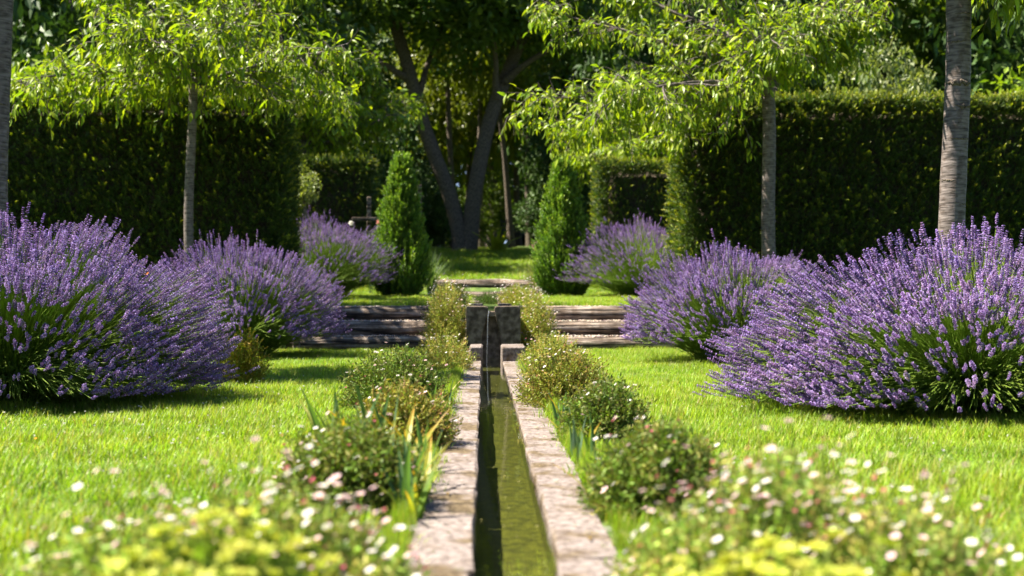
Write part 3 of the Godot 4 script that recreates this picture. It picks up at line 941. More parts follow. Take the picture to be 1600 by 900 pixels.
	for r in sh:
		var s := thing("shrub", r[5], "shrub", Vector3(r[0], land(r[1]) - 0.05, -r[1]), "shrubs behind the hedges")
		var b := MB.new()
		b.smooth = true
		for k in 5: b.tube(branch_path(Vector3(rf(-0.1, 0.1), 0, rf(-0.1, 0.1)), Vector3(rf(-0.4, 0.4), 1, rf(-0.4, 0.4)), r[4] * 0.7, 5, 0.1, Vector3.ZERO), taper(6, 0.04, 0.012), 6, Color.WHITE)
		part("stems", b.mesh(mats.old_bark), s).set_meta("kind", "stuff")
		part("foliage", r[2], s, Transform3D(Basis(Vector3.UP, rf(0, TAU)).scaled_local(Vector3(r[3], r[4] * 0.52, r[3])), Vector3(0, r[4] * 0.5, 0)))
	# the wood behind, one mass
	var m := MB.new()
	for k in 34000:
		var x := rf(-34, 34)
		var p := Vector3(x, land(64) + (pow(rng.randf(), 0.9) if k < 26000 else rng.randf() * 0.25) * (15.0 + 2.0 * sin(x * 0.6) + 1.5 * sin(x * 1.7)), -rf(61, 68))
		var dir := (rdir() + Vector3(0, -0.3, 0)).normalized()
		var side := dir.cross(rdir()).normalized()
		m.leaf(p, dir * rf(0.5, 0.9), side * 0.24, Vector3.ZERO, shade(Color(0.055, 0.09, 0.022), 0.35))
	var wood := part("far_wood", m.mesh(mats.dark_leaf), self)
	tag(wood, "dark mass of foliage at the back of the wood", "", "", "stuff")

func smooth_path(p: PackedVector3Array) -> PackedVector3Array:
	var out := PackedVector3Array()
	for i in p.size() - 1:
		for k in 4:
			out.append(p[i].cubic_interpolate(p[i + 1], p[maxi(i - 1, 0)], p[mini(i + 2, p.size() - 1)], k / 4.0))
	out.append(p[p.size() - 1])
	return out

# ---------------------------------------------------------------- lavender
func spike_mesh(k: int) -> ArrayMesh:
	var m := MB.new()
	var base := [Color(0.205, 0.108, 0.30), Color(0.26, 0.15, 0.355), Color(0.165, 0.085, 0.265), Color(0.33, 0.215, 0.40), Color(0.24, 0.19, 0.19)][k] as Color
	var open := Color(0.40, 0.29, 0.55)
	var whorls := 7
	var length := 0.095
	m.tube(PackedVector3Array([Vector3(0, -0.01, 0), Vector3(0, length, 0)]), PackedFloat32Array([0.0022, 0.0015]), 3, Color(0.14, 0.16, 0.10))
	for i in whorls:
		var t := float(i) / (whorls - 1)
		var y := (0.0 if i == 0 else 0.012 + length * t * 0.86)
		var rr := 0.0125 * (0.75 if i == 0 else sin((0.18 + 0.74 * t) * PI) * 0.45 + 0.62)
		for j in 6:
			var w := TAU * (j + 0.5 * (i % 2)) / 6 + rf(-0.25, 0.25)
			var o := Vector3(cos(w), rf(0.5, 1.0), sin(w)).normalized()
			var tip := Vector3(0, y, 0) + o * rr * rf(0.85, 1.2)
			var side := o.cross(Vector3.UP).normalized() * 0.0034
			var up := side.cross(o).normalized() * 0.0034
			var col := shade(base, 0.25)
			var b := Vector3(0, y, 0) + o * 0.001
			var mid := b.lerp(tip, 0.6)
			m.tri(b, mid + side, mid + up, col)
			m.tri(b, mid + up, mid - side, col)
			m.tri(mid + side, tip, mid + up, col)
			m.tri(mid + up, tip, mid - side, col)
			m.tri(b, mid - side, mid + side, col)
			m.tri(mid - side, tip, mid + side, col)
			if rng.randf() < 0.4:
				var fc := shade(open, 0.2)
				m.quad(tip - side * 1.3, tip + up * 1.5 + o * 0.002, tip + side * 1.3, tip - up * 0.6 + o * 0.003, fc)
	return m.mesh(mats.spike)

func lavender(label: String, x: float, d: float, rx: float, rz: float, h: float, n: int, single: int, sparse: float, seed_: int) -> void:
	rng.seed = seed_
	var y0 := land(d)
	var o := thing("lavender_bush", label, "lavender", Vector3(x, y0, -d), "lavender bushes lining the lawn")
	var stems := MB.new()
	stems.smooth = true
	var lv := MB.new()
	var f := FastNoiseLite.new()
	f.seed = seed_
	f.frequency = 1.3
	var spikes := []
	var out_side := signf(x)
	for i in n:
		var w := rf(0, TAU)
		var y := rng.randf() * 1.08 - 0.08 if d < 10.0 else rng.randf() * 0.92 + 0.08
		var r := sqrt(maxf(0.0, 1.0 - y * y))
		var u := Vector3(cos(w) * r, y, sin(w) * r)
		var lump := 1.0 + f.get_noise_3d(u.x * 1.6, u.y * 1.6, u.z * 1.6) * 0.26
		var k := rf(0.85, 1.02) * lump
		if rng.randf() < 0.05: k *= 1.08
		var tip := Vector3(u.x * rx, h * (0.16 + 0.84 * maxf(y, -0.12)), u.z * rz) * k
		tip.y = maxf(tip.y, 0.06)
		var base := Vector3(u.x * rx, 0, u.z * rz) * rf(0.05, 0.34) + Vector3(0, rf(0.02, 0.16), 0)
		var ctrl := base.lerp(tip, 0.5) + Vector3(0, h * rf(0.06, 0.16) * (1.1 - maxf(y, 0.0)), 0) + rdir() * 0.03
		var bare := rng.randf() < sparse * smoothstep(0.62, 0.25, y) * smoothstep(-0.1, 0.6, u.z + out_side * u.x * 0.8)
		var pts := PackedVector3Array()
		for t in 5: pts.append(bez(base, ctrl, tip, t / 4.0))
		stems.tube(pts, taper(5, 0.0022, 0.0014), 3, shade(Color(0.23, 0.34, 0.05), 0.25))
		var tan_ := (tip - ctrl).normalized()
		if not bare:
			var dir := (tan_ + Vector3(0, 0.16 + 0.45 * smoothstep(0.5, 0.0, y), 0) + rdir() * 0.18).normalized()
			spikes.append(Transform3D(aim(dir, rf(0, TAU)).scaled_local(Vector3.ONE * rf(0.55, 0.95)), tip))
		# narrow leaves on the lower half
		for q in 3:
			var t := rf(0.1, 0.62)
			var p := bez(base, ctrl, tip, t)
			var ld := (tan_ * 0.7 + rdir() * 0.6 + Vector3(0, 0.25, 0)).normalized()
			lv.leaf(p, ld * rf(0.035, 0.07), ld.cross(rdir()).normalized() * 0.0026, Vector3.ZERO, shade(Color(0.17, 0.27, 0.05), 0.3))
	part("stems", stems.mesh(mats.stem), o).set_meta("kind", "stuff")
	part("leaves", lv.mesh(mats.stem), o).set_meta("kind", "stuff")
	var order := []
	for i in spikes.size(): order.append([(o.position + spikes[i].origin - EYE).length(), i])
	order.sort()
	var rest := [[], [], [], [], []]
	var tint := [[], [], [], [], []]
	var taken := 0
	for q in order:
		var i: int = q[1]
		var p: Vector3 = o.position + spikes[i].origin - EYE
		if taken < single and absf(p.x / -p.z - 0.021) < 0.4:
			part("flower_spike", mats.spikes[4 if i % 17 == 0 else i % 4], o, spikes[i])
			taken += 1
		else:
			var kind := 4 if i % 17 == 0 else i % 4
			rest[kind].append(spikes[i])
			tint[kind].append(shade(Color(1, 1, 1), 0.2))
	for k in 5: scatter("flower_spikes", mats.spikes[k], rest[k], tint[k], o)

func make_lavenders() -> void:
	rng.seed = 300
	mats.spikes = [spike_mesh(0), spike_mesh(1), spike_mesh(2), spike_mesh(3), spike_mesh(4)]
	lavender("large purple lavender at the left edge, leaning over the lawn", -2.68, 7.1, 1.16, 1.0, 0.93, 7800, 300, 0.82, 301)
	lavender("largest purple lavender at the right edge below the scarred trunk", 2.44, 6.5, 1.24, 1.05, 0.80, 8400, 300, 0.84, 302)
	lavender("mid-sized lavender on the left beside the lower log steps", -2.36, 12.0, 0.96, 0.9, 0.98, 5200, 120, 0.8, 303)
	lavender("mid-sized lavender on the right beside the lower log steps", 2.09, 11.0, 0.95, 0.9, 0.92, 5200, 120, 0.75, 304)
	lavender("farthest lavender on the left, next to the dark conifer", -2.42, 18.3, 1.12, 0.9, 1.08, 3600, 40, 0.85, 305)
	lavender("farthest lavender on the right, next to the bright conifer", 2.22, 18.3, 1.15, 0.9, 1.05, 3600, 40, 0.7, 306)

# ---------------------------------------------------------------- low plants
func sprig_mesh(n: int, length: float, ll: float, lw: float, a: Color, b: Color) -> ArrayMesh:
	var m := MB.new()
	var p := branch_path(Vector3.ZERO, Vector3.UP, length, 4, 0.18, Vector3.ZERO)
	m.tube(p, taper(5, 0.0013, 0.0008), 3, Color(0.17, 0.12, 0.05))
	for i in n:
		var t := (i + rng.randf()) / n * 4.0
		var k := mini(int(t), 3)
		var q := p[k].lerp(p[k + 1], t - k)
		var dir := (rdir() + Vector3(0, 0.7, 0)).normalized()
		m.leaf(q, dir * ll * rf(0.6, 1.3), dir.cross(rdir()).normalized() * lw, Vector3.ZERO, shade(a.lerp(b, rng.randf()), 0.25))
	return m.mesh(mats.herb)

func daisy_mesh(petal: Color, under: Color, cup: float) -> ArrayMesh:
	var m := MB.new()
	var n := 15
	for i in n:
		var w := TAU * i / n + rf(-0.06, 0.06)
		var o := Vector3(cos(w), 0, sin(w))
		var s := Vector3(-sin(w), 0, cos(w)) * 0.17
		var l := rf(0.88, 1.08)
		m.quad(o * 0.24 - s * 0.5, o * 0.75 * l - s + Vector3(0, cup * 0.6, 0), o * l + Vector3(0, cup, 0), o * 0.75 * l + s + Vector3(0, cup * 0.6, 0), shade(petal.lerp(under, 0.3 if rng.randf() < 0.2 else 0.0), 0.06))
		m.tri(o * 0.24 - s * 0.5, o * 0.75 * l + s + Vector3(0, cup * 0.6, 0), o * 0.24 + s * 0.5, petal)
	for i in 8:
		var w := TAU * i / 8
		var w2 := TAU * (i + 1) / 8
		m.tri(Vector3(cos(w) * 0.3, 0.05, sin(w) * 0.3), Vector3(0, 0.2, 0), Vector3(cos(w2) * 0.3, 0.05, sin(w2) * 0.3), Color(0.55, 0.38, 0.03))
	for i in 6:
		var w := TAU * i / 6
		var w2 := TAU * (i + 1) / 6
		m.tri(Vector3(cos(w) * 0.3, -0.03, sin(w) * 0.3), Vector3(cos(w2) * 0.3, -0.03, sin(w2) * 0.3), Vector3(0, -0.22, 0), Color(0.12, 0.17, 0.04))
	return m.mesh(mats.petal)

func mound(called: String, label: String, at: Vector3, rx: float, rz: float, h: float, sprigs: int, tone: Color, flowers: int, fr: float, kinds: Array, rise: float, group: String) -> Node3D:
	var o := thing(called, label, "plant", at, group)
	var where := [[], []]
	var tint := [[], []]
	for i in sprigs:
		var u := rdir()
		u.y = absf(u.y)
		var k := rf(0.45, 0.98)
		var tip := Vector3(u.x * rx, u.y * h, u.z * rz) * k
		var dir := (Vector3(u.x, u.y * 1.2 + 0.35, u.z) + rdir() * 0.45).normalized()
		var sc := rf(0.7, 1.25)
		where[i % 2].append(Transform3D(aim(dir, rf(0, TAU)).scaled_local(Vector3.ONE * sc), tip - dir * 0.05 * sc))
		tint[i % 2].append(shade(tone, 0.28))
	for k in 2: scatter("foliage", mats.sprigs[k], where[k], tint[k], o)
	var st := MB.new()
	st.smooth = true
	for i in flowers:
		var u := rdir()
		u.y = absf(u.y) * 0.9 + 0.1
		var foot := Vector3(u.x * rx, u.y * h, u.z * rz) * 0.85
		var tip := foot + (u * 0.6 + Vector3(0, 0.6, 0) + rdir() * 0.35) * rise * rf(0.5, 1.3)
		st.tube(PackedVector3Array([foot, foot.lerp(tip, 0.5) + rdir() * 0.006, tip]), PackedFloat32Array([0.0009, 0.0008, 0.0008]), 3, Color(0.14, 0.17, 0.05))
		var face := (Vector3(-0.35, 1.0, -0.1) + rdir() * 0.55).normalized()
		var kind: int = kinds[rng.randi() % kinds.size()]
		part("flower_head", mats.daisy[kind], o, Transform3D(aim(face, rf(0, TAU)).scaled_local(Vector3.ONE * fr * rf(0.75, 1.2) * (0.6 if kind == 2 else 1.0)), tip))
	if flowers > 0: part("flower_stalks", st.mesh(mats.herb), o).set_meta("kind", "stuff")
	return o

func make_mounds() -> void:
	rng.seed = 500
	mats.sprigs = [
		sprig_mesh(20, 0.10, 0.018, 0.0034, Color(0.085, 0.14, 0.026), Color(0.14, 0.19, 0.035)),
		sprig_mesh(18, 0.11, 0.017, 0.0032, Color(0.10, 0.16, 0.03), Color(0.17, 0.17, 0.045))]
	mats.daisy = [
		daisy_mesh(Color(0.78, 0.76, 0.74), Color(0.6, 0.25, 0.35), 0.12),
		daisy_mesh(Color(0.72, 0.52, 0.54), Color(0.55, 0.2, 0.3), 0.3),
		daisy_mesh(Color(0.5, 0.13, 0.17), Color(0.45, 0.08, 0.14), 0.75)]
	var g := "fleabane mounds along the channel"
	var green := Color(1.5, 1.5, 1.3)
	var dry := Color(2.7, 2.15, 2.2)
	var dark := Color(1.2, 1.25, 1.1)
	var wp := [0, 0, 0, 1, 2]
	# label, x, d, rx, rz, h, sprigs, tone, flowers
	var rows := [
		["rounded daisy mound beside yellow sword leaves, left of the channel in front", -0.445, 3.62, 0.195, 0.20, 0.225, 1300, green, 60],
		["rounded dark based daisy mound in front, right of the channel", 0.415, 3.5, 0.19, 0.19, 0.23, 1250, green, 55],
		["pale daisy mound behind the sword leaves, left of the channel", -0.38, 5.05, 0.2, 0.22, 0.24, 950, Color(2.2, 1.65, 1.6), 40],
		["dark wispy daisy mound, third from the front on the left", -0.53, 6.7, 0.28, 0.34, 0.31, 1300, dark, 55],
		["small dark daisy mound, second from the front on the right", 0.44, 5.25, 0.185, 0.2, 0.235, 950, dark, 22],
		["wide daisy mound with pale dry heads, third on the right", 0.37, 6.9, 0.26, 0.36, 0.31, 1300, Color(2.0, 1.55, 1.5), 70],
		["daisy mound spilling to the coping right before the left end block", -0.39, 10.2, 0.25, 0.5, 0.27, 620, dry, 50],
		["pale daisy mound before the right end block", 0.47, 10.2, 0.26, 0.6, 0.28, 620, dry, 60]]
	for r in rows:
		mound("fleabane_mound", r[0], Vector3(r[1], land(r[2]), -r[2]), r[3], r[4], r[5], r[6], r[7], r[8], 0.0088, wp, 0.06, g)
	# taller clumps on the steps and along the upper run
	var tall := [
		["tall dry yellow clump beside the left slab of the spillway", -0.45, 13.1, 0.0, 0.27, 0.40, 0.74, 1300],
		["dry yellow clump beside the right slab of the spillway", 0.45, 13.2, 0.0, 0.25, 0.40, 0.62, 1100],
		["low yellow clump on the terrace right of the upper run", 0.36, 15.6, 0.46, 0.28, 0.6, 0.26, 600],
		["low yellow clump on the terrace left of the upper run", -0.46, 15.2, 0.46, 0.22, 0.5, 0.27, 500]]
	for r in tall:
		mound("fleabane_mound", r[0], Vector3(r[1], r[3], -r[2]), r[4], r[5], r[6], r[7], dry, 170, 0.0095, [0, 0, 1], 0.10, g)
	mound("low_plant", "low dark green plant in the upper run behind the spillway", Vector3(0.0, 0.47, -16.2), 0.2, 0.7, 0.13, 420, Color(0.6, 0.75, 0.7), 0, 0.01, [0], 0.05, "")
	mound("dry_shrub", "straggly yellow brown shrub at the foot of the left lavenders", Vector3(-1.68, 0, -8.5), 0.19, 0.18, 0.36, 560, Color(2.6, 1.9, 0.8), 0, 0.01, [0], 0.05, "")

func blade_mesh(h: float, w: float, bend: float, col: Color, tip: Color) -> ArrayMesh:
	var m := MB.new()
	var n := 6
	for i in n:
		var t := float(i) / n
		var t2 := float(i + 1) / n
		var wa := w * (1.0 - pow(t, 2.2))
		var wb := w * (1.0 - pow(t2, 2.2))
		var a := Vector3(0, h * t, bend * t * t * h)
		var b := Vector3(0, h * t2, bend * t2 * t2 * h)
		var k := Vector3(0, 0, w * 0.25)
		var cc := col.lerp(tip, smoothstep(0.6, 1.0, t2))
		m.quad(a - Vector3(wa, 0, 0), b - Vector3(wb, 0, 0), b + k, a + k, cc)
		m.quad(a + k, b + k, b + Vector3(wb, 0, 0), a + Vector3(wa, 0, 0), cc)
	return m.mesh(mats.grass)

func make_irises() -> void:
	rng.seed = 600
	var blades := [
		blade_mesh(0.24, 0.014, 0.15, Color(0.10, 0.19, 0.07), Color(0.11, 0.2, 0.06)),
		blade_mesh(0.23, 0.013, 0.35, Color(0.16, 0.26, 0.04), Color(0.3, 0.28, 0.04)),
		blade_mesh(0.21, 0.012, 0.55, Color(0.32, 0.33, 0.04), Color(0.42, 0.26, 0.04)),
		blade_mesh(0.19, 0.012, 0.1, Color(0.13, 0.21, 0.13), Color(0.15, 0.22, 0.14))]
	var rows := [
		["bluish and yellow sword leaves behind the front left daisy mound", -0.42, 4.15, 0.16, 0.12, 44, 1.3],
		["yellow green sword leaves at the coping by the front left mound", -0.262, 3.72, 0.025, 0.36, 40, 1.0],
		["grey green sword leaves at the right coping before the dark mound", 0.30, 4.55, 0.04, 0.16, 12, 0.85],
		["short sword leaves at the right coping behind the front mound", 0.29, 5.6, 0.04, 0.3, 16, 0.8],
		["fine green sword leaves at the left coping by the wispy mound", -0.28, 6.4, 0.04, 0.4, 16, 0.8],
		["green sword leaves at the right coping near the end block", 0.30, 8.2, 0.05, 0.5, 20, 0.9],
		["sparse sword leaves at the right coping beside the front mound", 0.285, 3.75, 0.035, 0.15, 9, 0.7]]
	for r in rows:
		var o := thing("iris_clump", r[0], "plant", Vector3(r[1], 0, -r[2]), "sword leaved clumps along the coping")
		for k in r[5]:
			var kind := rng.randi() % 4
			var bs := Basis(Vector3.UP, rf(0, TAU)) * Basis(Vector3(1, 0, 0), rf(-0.12, 0.4))
			part("leaf", blades[kind], o, Transform3D(bs.scaled_local(Vector3.ONE * r[6] * rf(0.65, 1.15)), Vector3(rf(-r[3], r[3]), -0.01, rf(-r[4], r[4]))))

func bract_mesh() -> ArrayMesh:
	var m := MB.new()
	var p := branch_path(Vector3.ZERO, Vector3.UP, 0.08, 3, 0.15, Vector3.ZERO)
	m.tube(p, taper(4, 0.0015, 0.001), 4, Color(0.2, 0.26, 0.04))
	for i in 9:
		var w := TAU * i / 9 + rf(-0.2, 0.2)
		var o := Vector3(cos(w), rf(0.1, 0.9), sin(w)).normalized()
		m.leaf(p[3], o * rf(0.012, 0.022), o.cross(Vector3.UP).normalized() * 0.006, Vector3(0, -0.002, 0), shade(Color(0.38, 0.42, 0.05), 0.3))
	for i in 7:
		var o := (rdir() + Vector3(0, 0.3, 0)).normalized()
		m.leaf(p[1].lerp(p[2], rng.randf()), o * rf(0.015, 0.028), o.cross(rdir()).normalized() * 0.005, Vector3.ZERO, shade(Color(0.16, 0.25, 0.03), 0.2))
	return m.mesh(mats.herb)

func make_foreground() -> void:
	rng.seed = 700
	var g := "blurred flowering plants in the foreground"
	var rows := [
		["white and pink daisies in the foreground, at the lower left corner", -0.66, 2.25, 0.2, 0.2, 0.18, 800, 26],
		["white and pink daisies in the foreground left, behind the yellow plant", -0.44, 2.35, 0.2, 0.18, 0.225, 900, 34],
		["white daisies in the foreground left, next to the coping", -0.30, 2.25, 0.13, 0.16, 0.13, 500, 16],
		["white and pink daisies in the foreground right, next to the coping", 0.34, 2.35, 0.13, 0.16, 0.18, 560, 18],
		["tallest white and pink daisies in the foreground right", 0.50, 2.45, 0.2, 0.2, 0.27, 1000, 40],
		["white and pink daisies in the foreground, toward the lower right corner", 0.68, 2.3, 0.2, 0.2, 0.2, 800, 26]]
	for r in rows:
		mound("fleabane_mat", r[0], Vector3(r[1], 0, -r[2]), r[3], r[4], r[5], r[6], Color(2.8, 2.7, 2.7), int(r[7] * 4.4), 0.0092, [0, 0, 1, 1, 2], 0.085, g)
	var bract := bract_mesh()
	var ys := [
		["yellow green flowering plant at the lower left edge of the picture", -0.42, 1.78, 0.17, 0.2, 0.28, 420],
		["small yellow green plant left of the coping in the foreground", -0.56, 1.9, 0.12, 0.15, 0.22, 200],
		["yellow green flowering plant at the lower right edge of the picture", 0.40, 1.78, 0.22, 0.2, 0.235, 480],
		["small yellow green plant right of the coping in the foreground", 0.27, 1.95, 0.08, 0.12, 0.17, 120]]
	for r in ys:
		var o := thing("spurge_plant", r[0], "plant", Vector3(r[1], 0, -r[2]), g)
		var where := []
		var tint := []
		for i in r[6]:
			var u := rdir()
			u.y = absf(u.y)
			var p := Vector3(u.x * r[3], u.y * r[5], u.z * r[4]) * rf(0.55, 1.0)
			var dir := (u * 0.6 + Vector3(0, 0.8, 0) + rdir() * 0.3).normalized()
			where.append(Transform3D(aim(dir, rf(0, TAU)).scaled_local(Vector3.ONE * rf(0.8, 1.3)), p - dir * 0.06))
			tint.append(shade(Color(1, 1, 1), 0.2))
		scatter("foliage", bract, where, tint, o)

# ---------------------------------------------------------------- grass
func tuft_mesh(n: int, size: float, hmin: float, hmax: float, w: float) -> ArrayMesh:
	var m := MB.new()
	for i in n:
		var p := Vector3(rf(-size, size), 0, rf(-size, size))
		var h := rf(hmin, hmax)
		var az := rf(0, TAU)
		var lean := Vector3(cos(az), 0, sin(az)) * h * rf(0.15, 0.9)
		var s := Vector3(-sin(az + rf(-0.6, 0.6)), 0, cos(az)) * w * rf(0.7, 1.2)
		var mid := p + lean * 0.35 + Vector3(0, h * 0.6, 0)
		var tip := p + lean + Vector3(0, h, 0)
		var col := shade(Color(0.225, 0.345, 0.03), 0.42)
		if rng.randf() < 0.12: col = shade(Color(0.34, 0.32, 0.10), 0.2)
		m.quad(p - s, mid - s * 0.8, mid + s * 0.8, p + s, col)
		m.tri(mid - s * 0.8, tip, mid + s * 0.8, col)
	return m.mesh(mats.grass)

func make_grass() -> void:
	rng.seed = 800
	var near := [tuft_mesh(130, 0.085, 0.016, 0.055, 0.0018), tuft_mesh(130, 0.085, 0.015, 0.05, 0.0021), tuft_mesh(120, 0.085, 0.02, 0.072, 0.0018)]
	var f := FastNoiseLite.new()
	f.seed = 9
	f.frequency = 1.1
	var where := [[], [], []]
	var tint := [[], [], []]
	# near lawn, terrace, upper lawn: from, to, spacing, scale, half width limit
	for q in [[1.9, 13.55, 0.105, 1.0, 9.0], [14.62, 20.6, 0.13, 1.15, 2.7], [20.7, 31.5, 0.2, 1.7, 3.6]]:
		var d: float = q[0]
		while d < q[1]:
			var lim := minf(q[4], 0.45 * d + 0.5)
			var x := -lim
			while x < lim:
				var px: float = x + rf(-0.5, 0.5) * q[2]
				var pd: float = d + rf(-0.5, 0.5) * q[2]
				x += q[2]
				if px > -0.275 and px < 0.29 and pd < 20.0: continue
				if absf(px) < 0.85 and pd > 19.4 and pd < 20.7: continue
				var n := f.get_noise_2d(px, pd)
				var k := rng.randi() % 3
				var sc: float = q[3] * (0.9 + 0.7 * n + rf(-0.2, 0.2))
				where[k].append(Transform3D(Basis(Vector3.UP, rf(0, TAU)).scaled(Vector3(q[3], sc, q[3])), Vector3(px, land(pd) - 0.004, -pd)))
				var yel := f.get_noise_2d(px * 0.6 + 40.0, pd * 0.6) * 0.5 + 0.5
				var worn := smoothstep(0.25, 0.6, f.get_noise_2d(px * 2.3 - 70.0, pd * 2.3))
				tint[k].append(shade(Color(lerpf(0.75, 1.3, yel) + 0.35 * worn, lerpf(0.88, 1.15, yel) + 0.1 * worn, 1.0 + worn), 0.16))
			d += q[2]
	# taller fringe along the coping
	for k in 420:
		var d := rf(2.0, 11.2)
		var s := -1.0 if k % 2 == 0 else 1.0
		where[k % 3].append(Transform3D(Basis(Vector3.UP, rf(0, TAU)).scaled(Vector3(0.35, rf(0.9, 1.5), 0.6)), Vector3(-0.262 + rf(-0.02, 0.0) if s < 0 else 0.278 + rf(0.0, 0.02), -0.004, -d)))
		tint[k % 3].append(shade(Color(1, 1, 0.9), 0.15))
	var lawn := Node3D.new()
	lawn.name = "grass"
	add_child(lawn)
	tag(lawn, "short sunlit lawn grass on both sides of the channel", "", "", "stuff")
	for k in 3:
		scatter("blades", near[k], where[k], tint[k], lawn)
	# dry leaf crumbs lying on the coping
	var cm := MB.new()
	cm.leaf(Vector3.ZERO, Vector3(1, 0.12, 0), Vector3(0, 0.05, 0.3), Vector3(0, 0.1, 0), Color.WHITE)
	cm.leaf(Vector3(0.1, 0.05, 0.5), Vector3(-0.6, 0.1, 0.7), Vector3(0.2, 0.1, 0.12), Vector3.ZERO, Color(0.8, 0.9, 0.7))
	var crumb := cm.mesh(mats.herb)
	var lw := []
	var lt := []
	for k in 420:
		var d := 2.6 + 8.6 * pow(rng.randf(), 1.4)
		var x := -0.09 - 0.145 * pow(rng.randf(), 0.6) if k % 2 == 0 else 0.105 + 0.145 * pow(rng.randf(), 0.6)
		lw.append(Transform3D(Basis(Vector3.UP, rf(0, TAU)).scaled(Vector3.ONE * rf(0.003, 0.012)), Vector3(x, 0.013, -d)))
		lt.append(shade([Color(0.16, 0.10, 0.05), Color(0.28, 0.21, 0.09), Color(0.13, 0.14, 0.04), Color(0.45, 0.40, 0.30)][k % 4], 0.3))
	tag(scatter("leaf_litter", crumb, lw, lt, self), "dry leaf crumbs scattered on the stone coping", "", "", "stuff")
	# clover heads in the lawn
	var m := MB.new()
	for i in 14:
		var u := rdir()
		m.leaf(u * 0.2, u * 0.8, u.cross(rdir()).normalized() * 0.35, Vector3.ZERO, shade(Color(0.7, 0.68, 0.62), 0.1))
	var clover := m.mesh(mats.petal)
	var cw := []
	var ct := []
	for k in 260:
		var d := rf(2.4, 9.0)
		var x := rf(-1.0, -0.3) * (0.4 * d) if rng.randf() < 0.75 else rf(0.3, 1.0) * (0.4 * d)
		if absf(x) < 0.4: continue
		cw.append(Transform3D(Basis(Vector3.UP, rf(0, TAU)).scaled(Vector3.ONE * rf(0.003, 0.007)), Vector3(x, rf(0.03, 0.055), -d)))
		ct.append(shade(Color(1, 1, 1), 0.1))
	tag(scatter("clover_flowers", clover, cw, ct, self), "tiny white clover heads scattered in the lawn", "", "", "stuff")

# ---------------------------------------------------------------- back garden and small things
func grass_fountain(label: String, x: float, d: float, h: float, n: int, col: Color, plumes: int) -> void:
	var o := thing("ornamental_grass", label, "grass clump", Vector3(x, land(d), -d), "ornamental grasses beside the conifers")
	var m := MB.new()
	for i in n:
		var w := rf(0, TAU)
		var out := Vector3(cos(w), 0, sin(w))
		var l := h * rf(0.7, 1.15)
		var spread := rf(0.1, 0.75)
		var prev := Vector3(out.x * 0.04, 0, out.z * 0.04)
		var side := Vector3(-sin(w), 0, cos(w)) * 0.006
		var cc := shade(col, 0.25)
		for k in 4:
			var t := (k + 1) / 4.0
			var p := out * l * spread * t * (0.5 + 0.5 * t) + Vector3(0, l * (t - 0.55 * spread * t * t * t), 0)
			m.quad(prev - side * (1.1 - t * 0.8), p - side * (0.9 - t * 0.8), p + side * (0.9 - t * 0.8), prev + side * (1.1 - t * 0.8), cc)
			prev = p
	part("blades", m.mesh(mats.grass), o).set_meta("kind", "stuff")
	for i in plumes:
		var p := Vector3(rf(-0.18, 0.18), h * rf(0.95, 1.2), rf(-0.1, 0.1))
		var b := MB.new()
		for k in 60:
			var q := Vector3(0, rf(-0.08, 0.08), 0) + rdir() * rf(0.0, 0.035)
			b.leaf(q, (rdir() + Vector3.UP).normalized() * 0.03, rdir() * 0.006, Vector3.ZERO, shade(Color(0.5, 0.33, 0.27), 0.2))
		part("plume", b.mesh(mats.petal), o, Transform3D(Basis(), p))

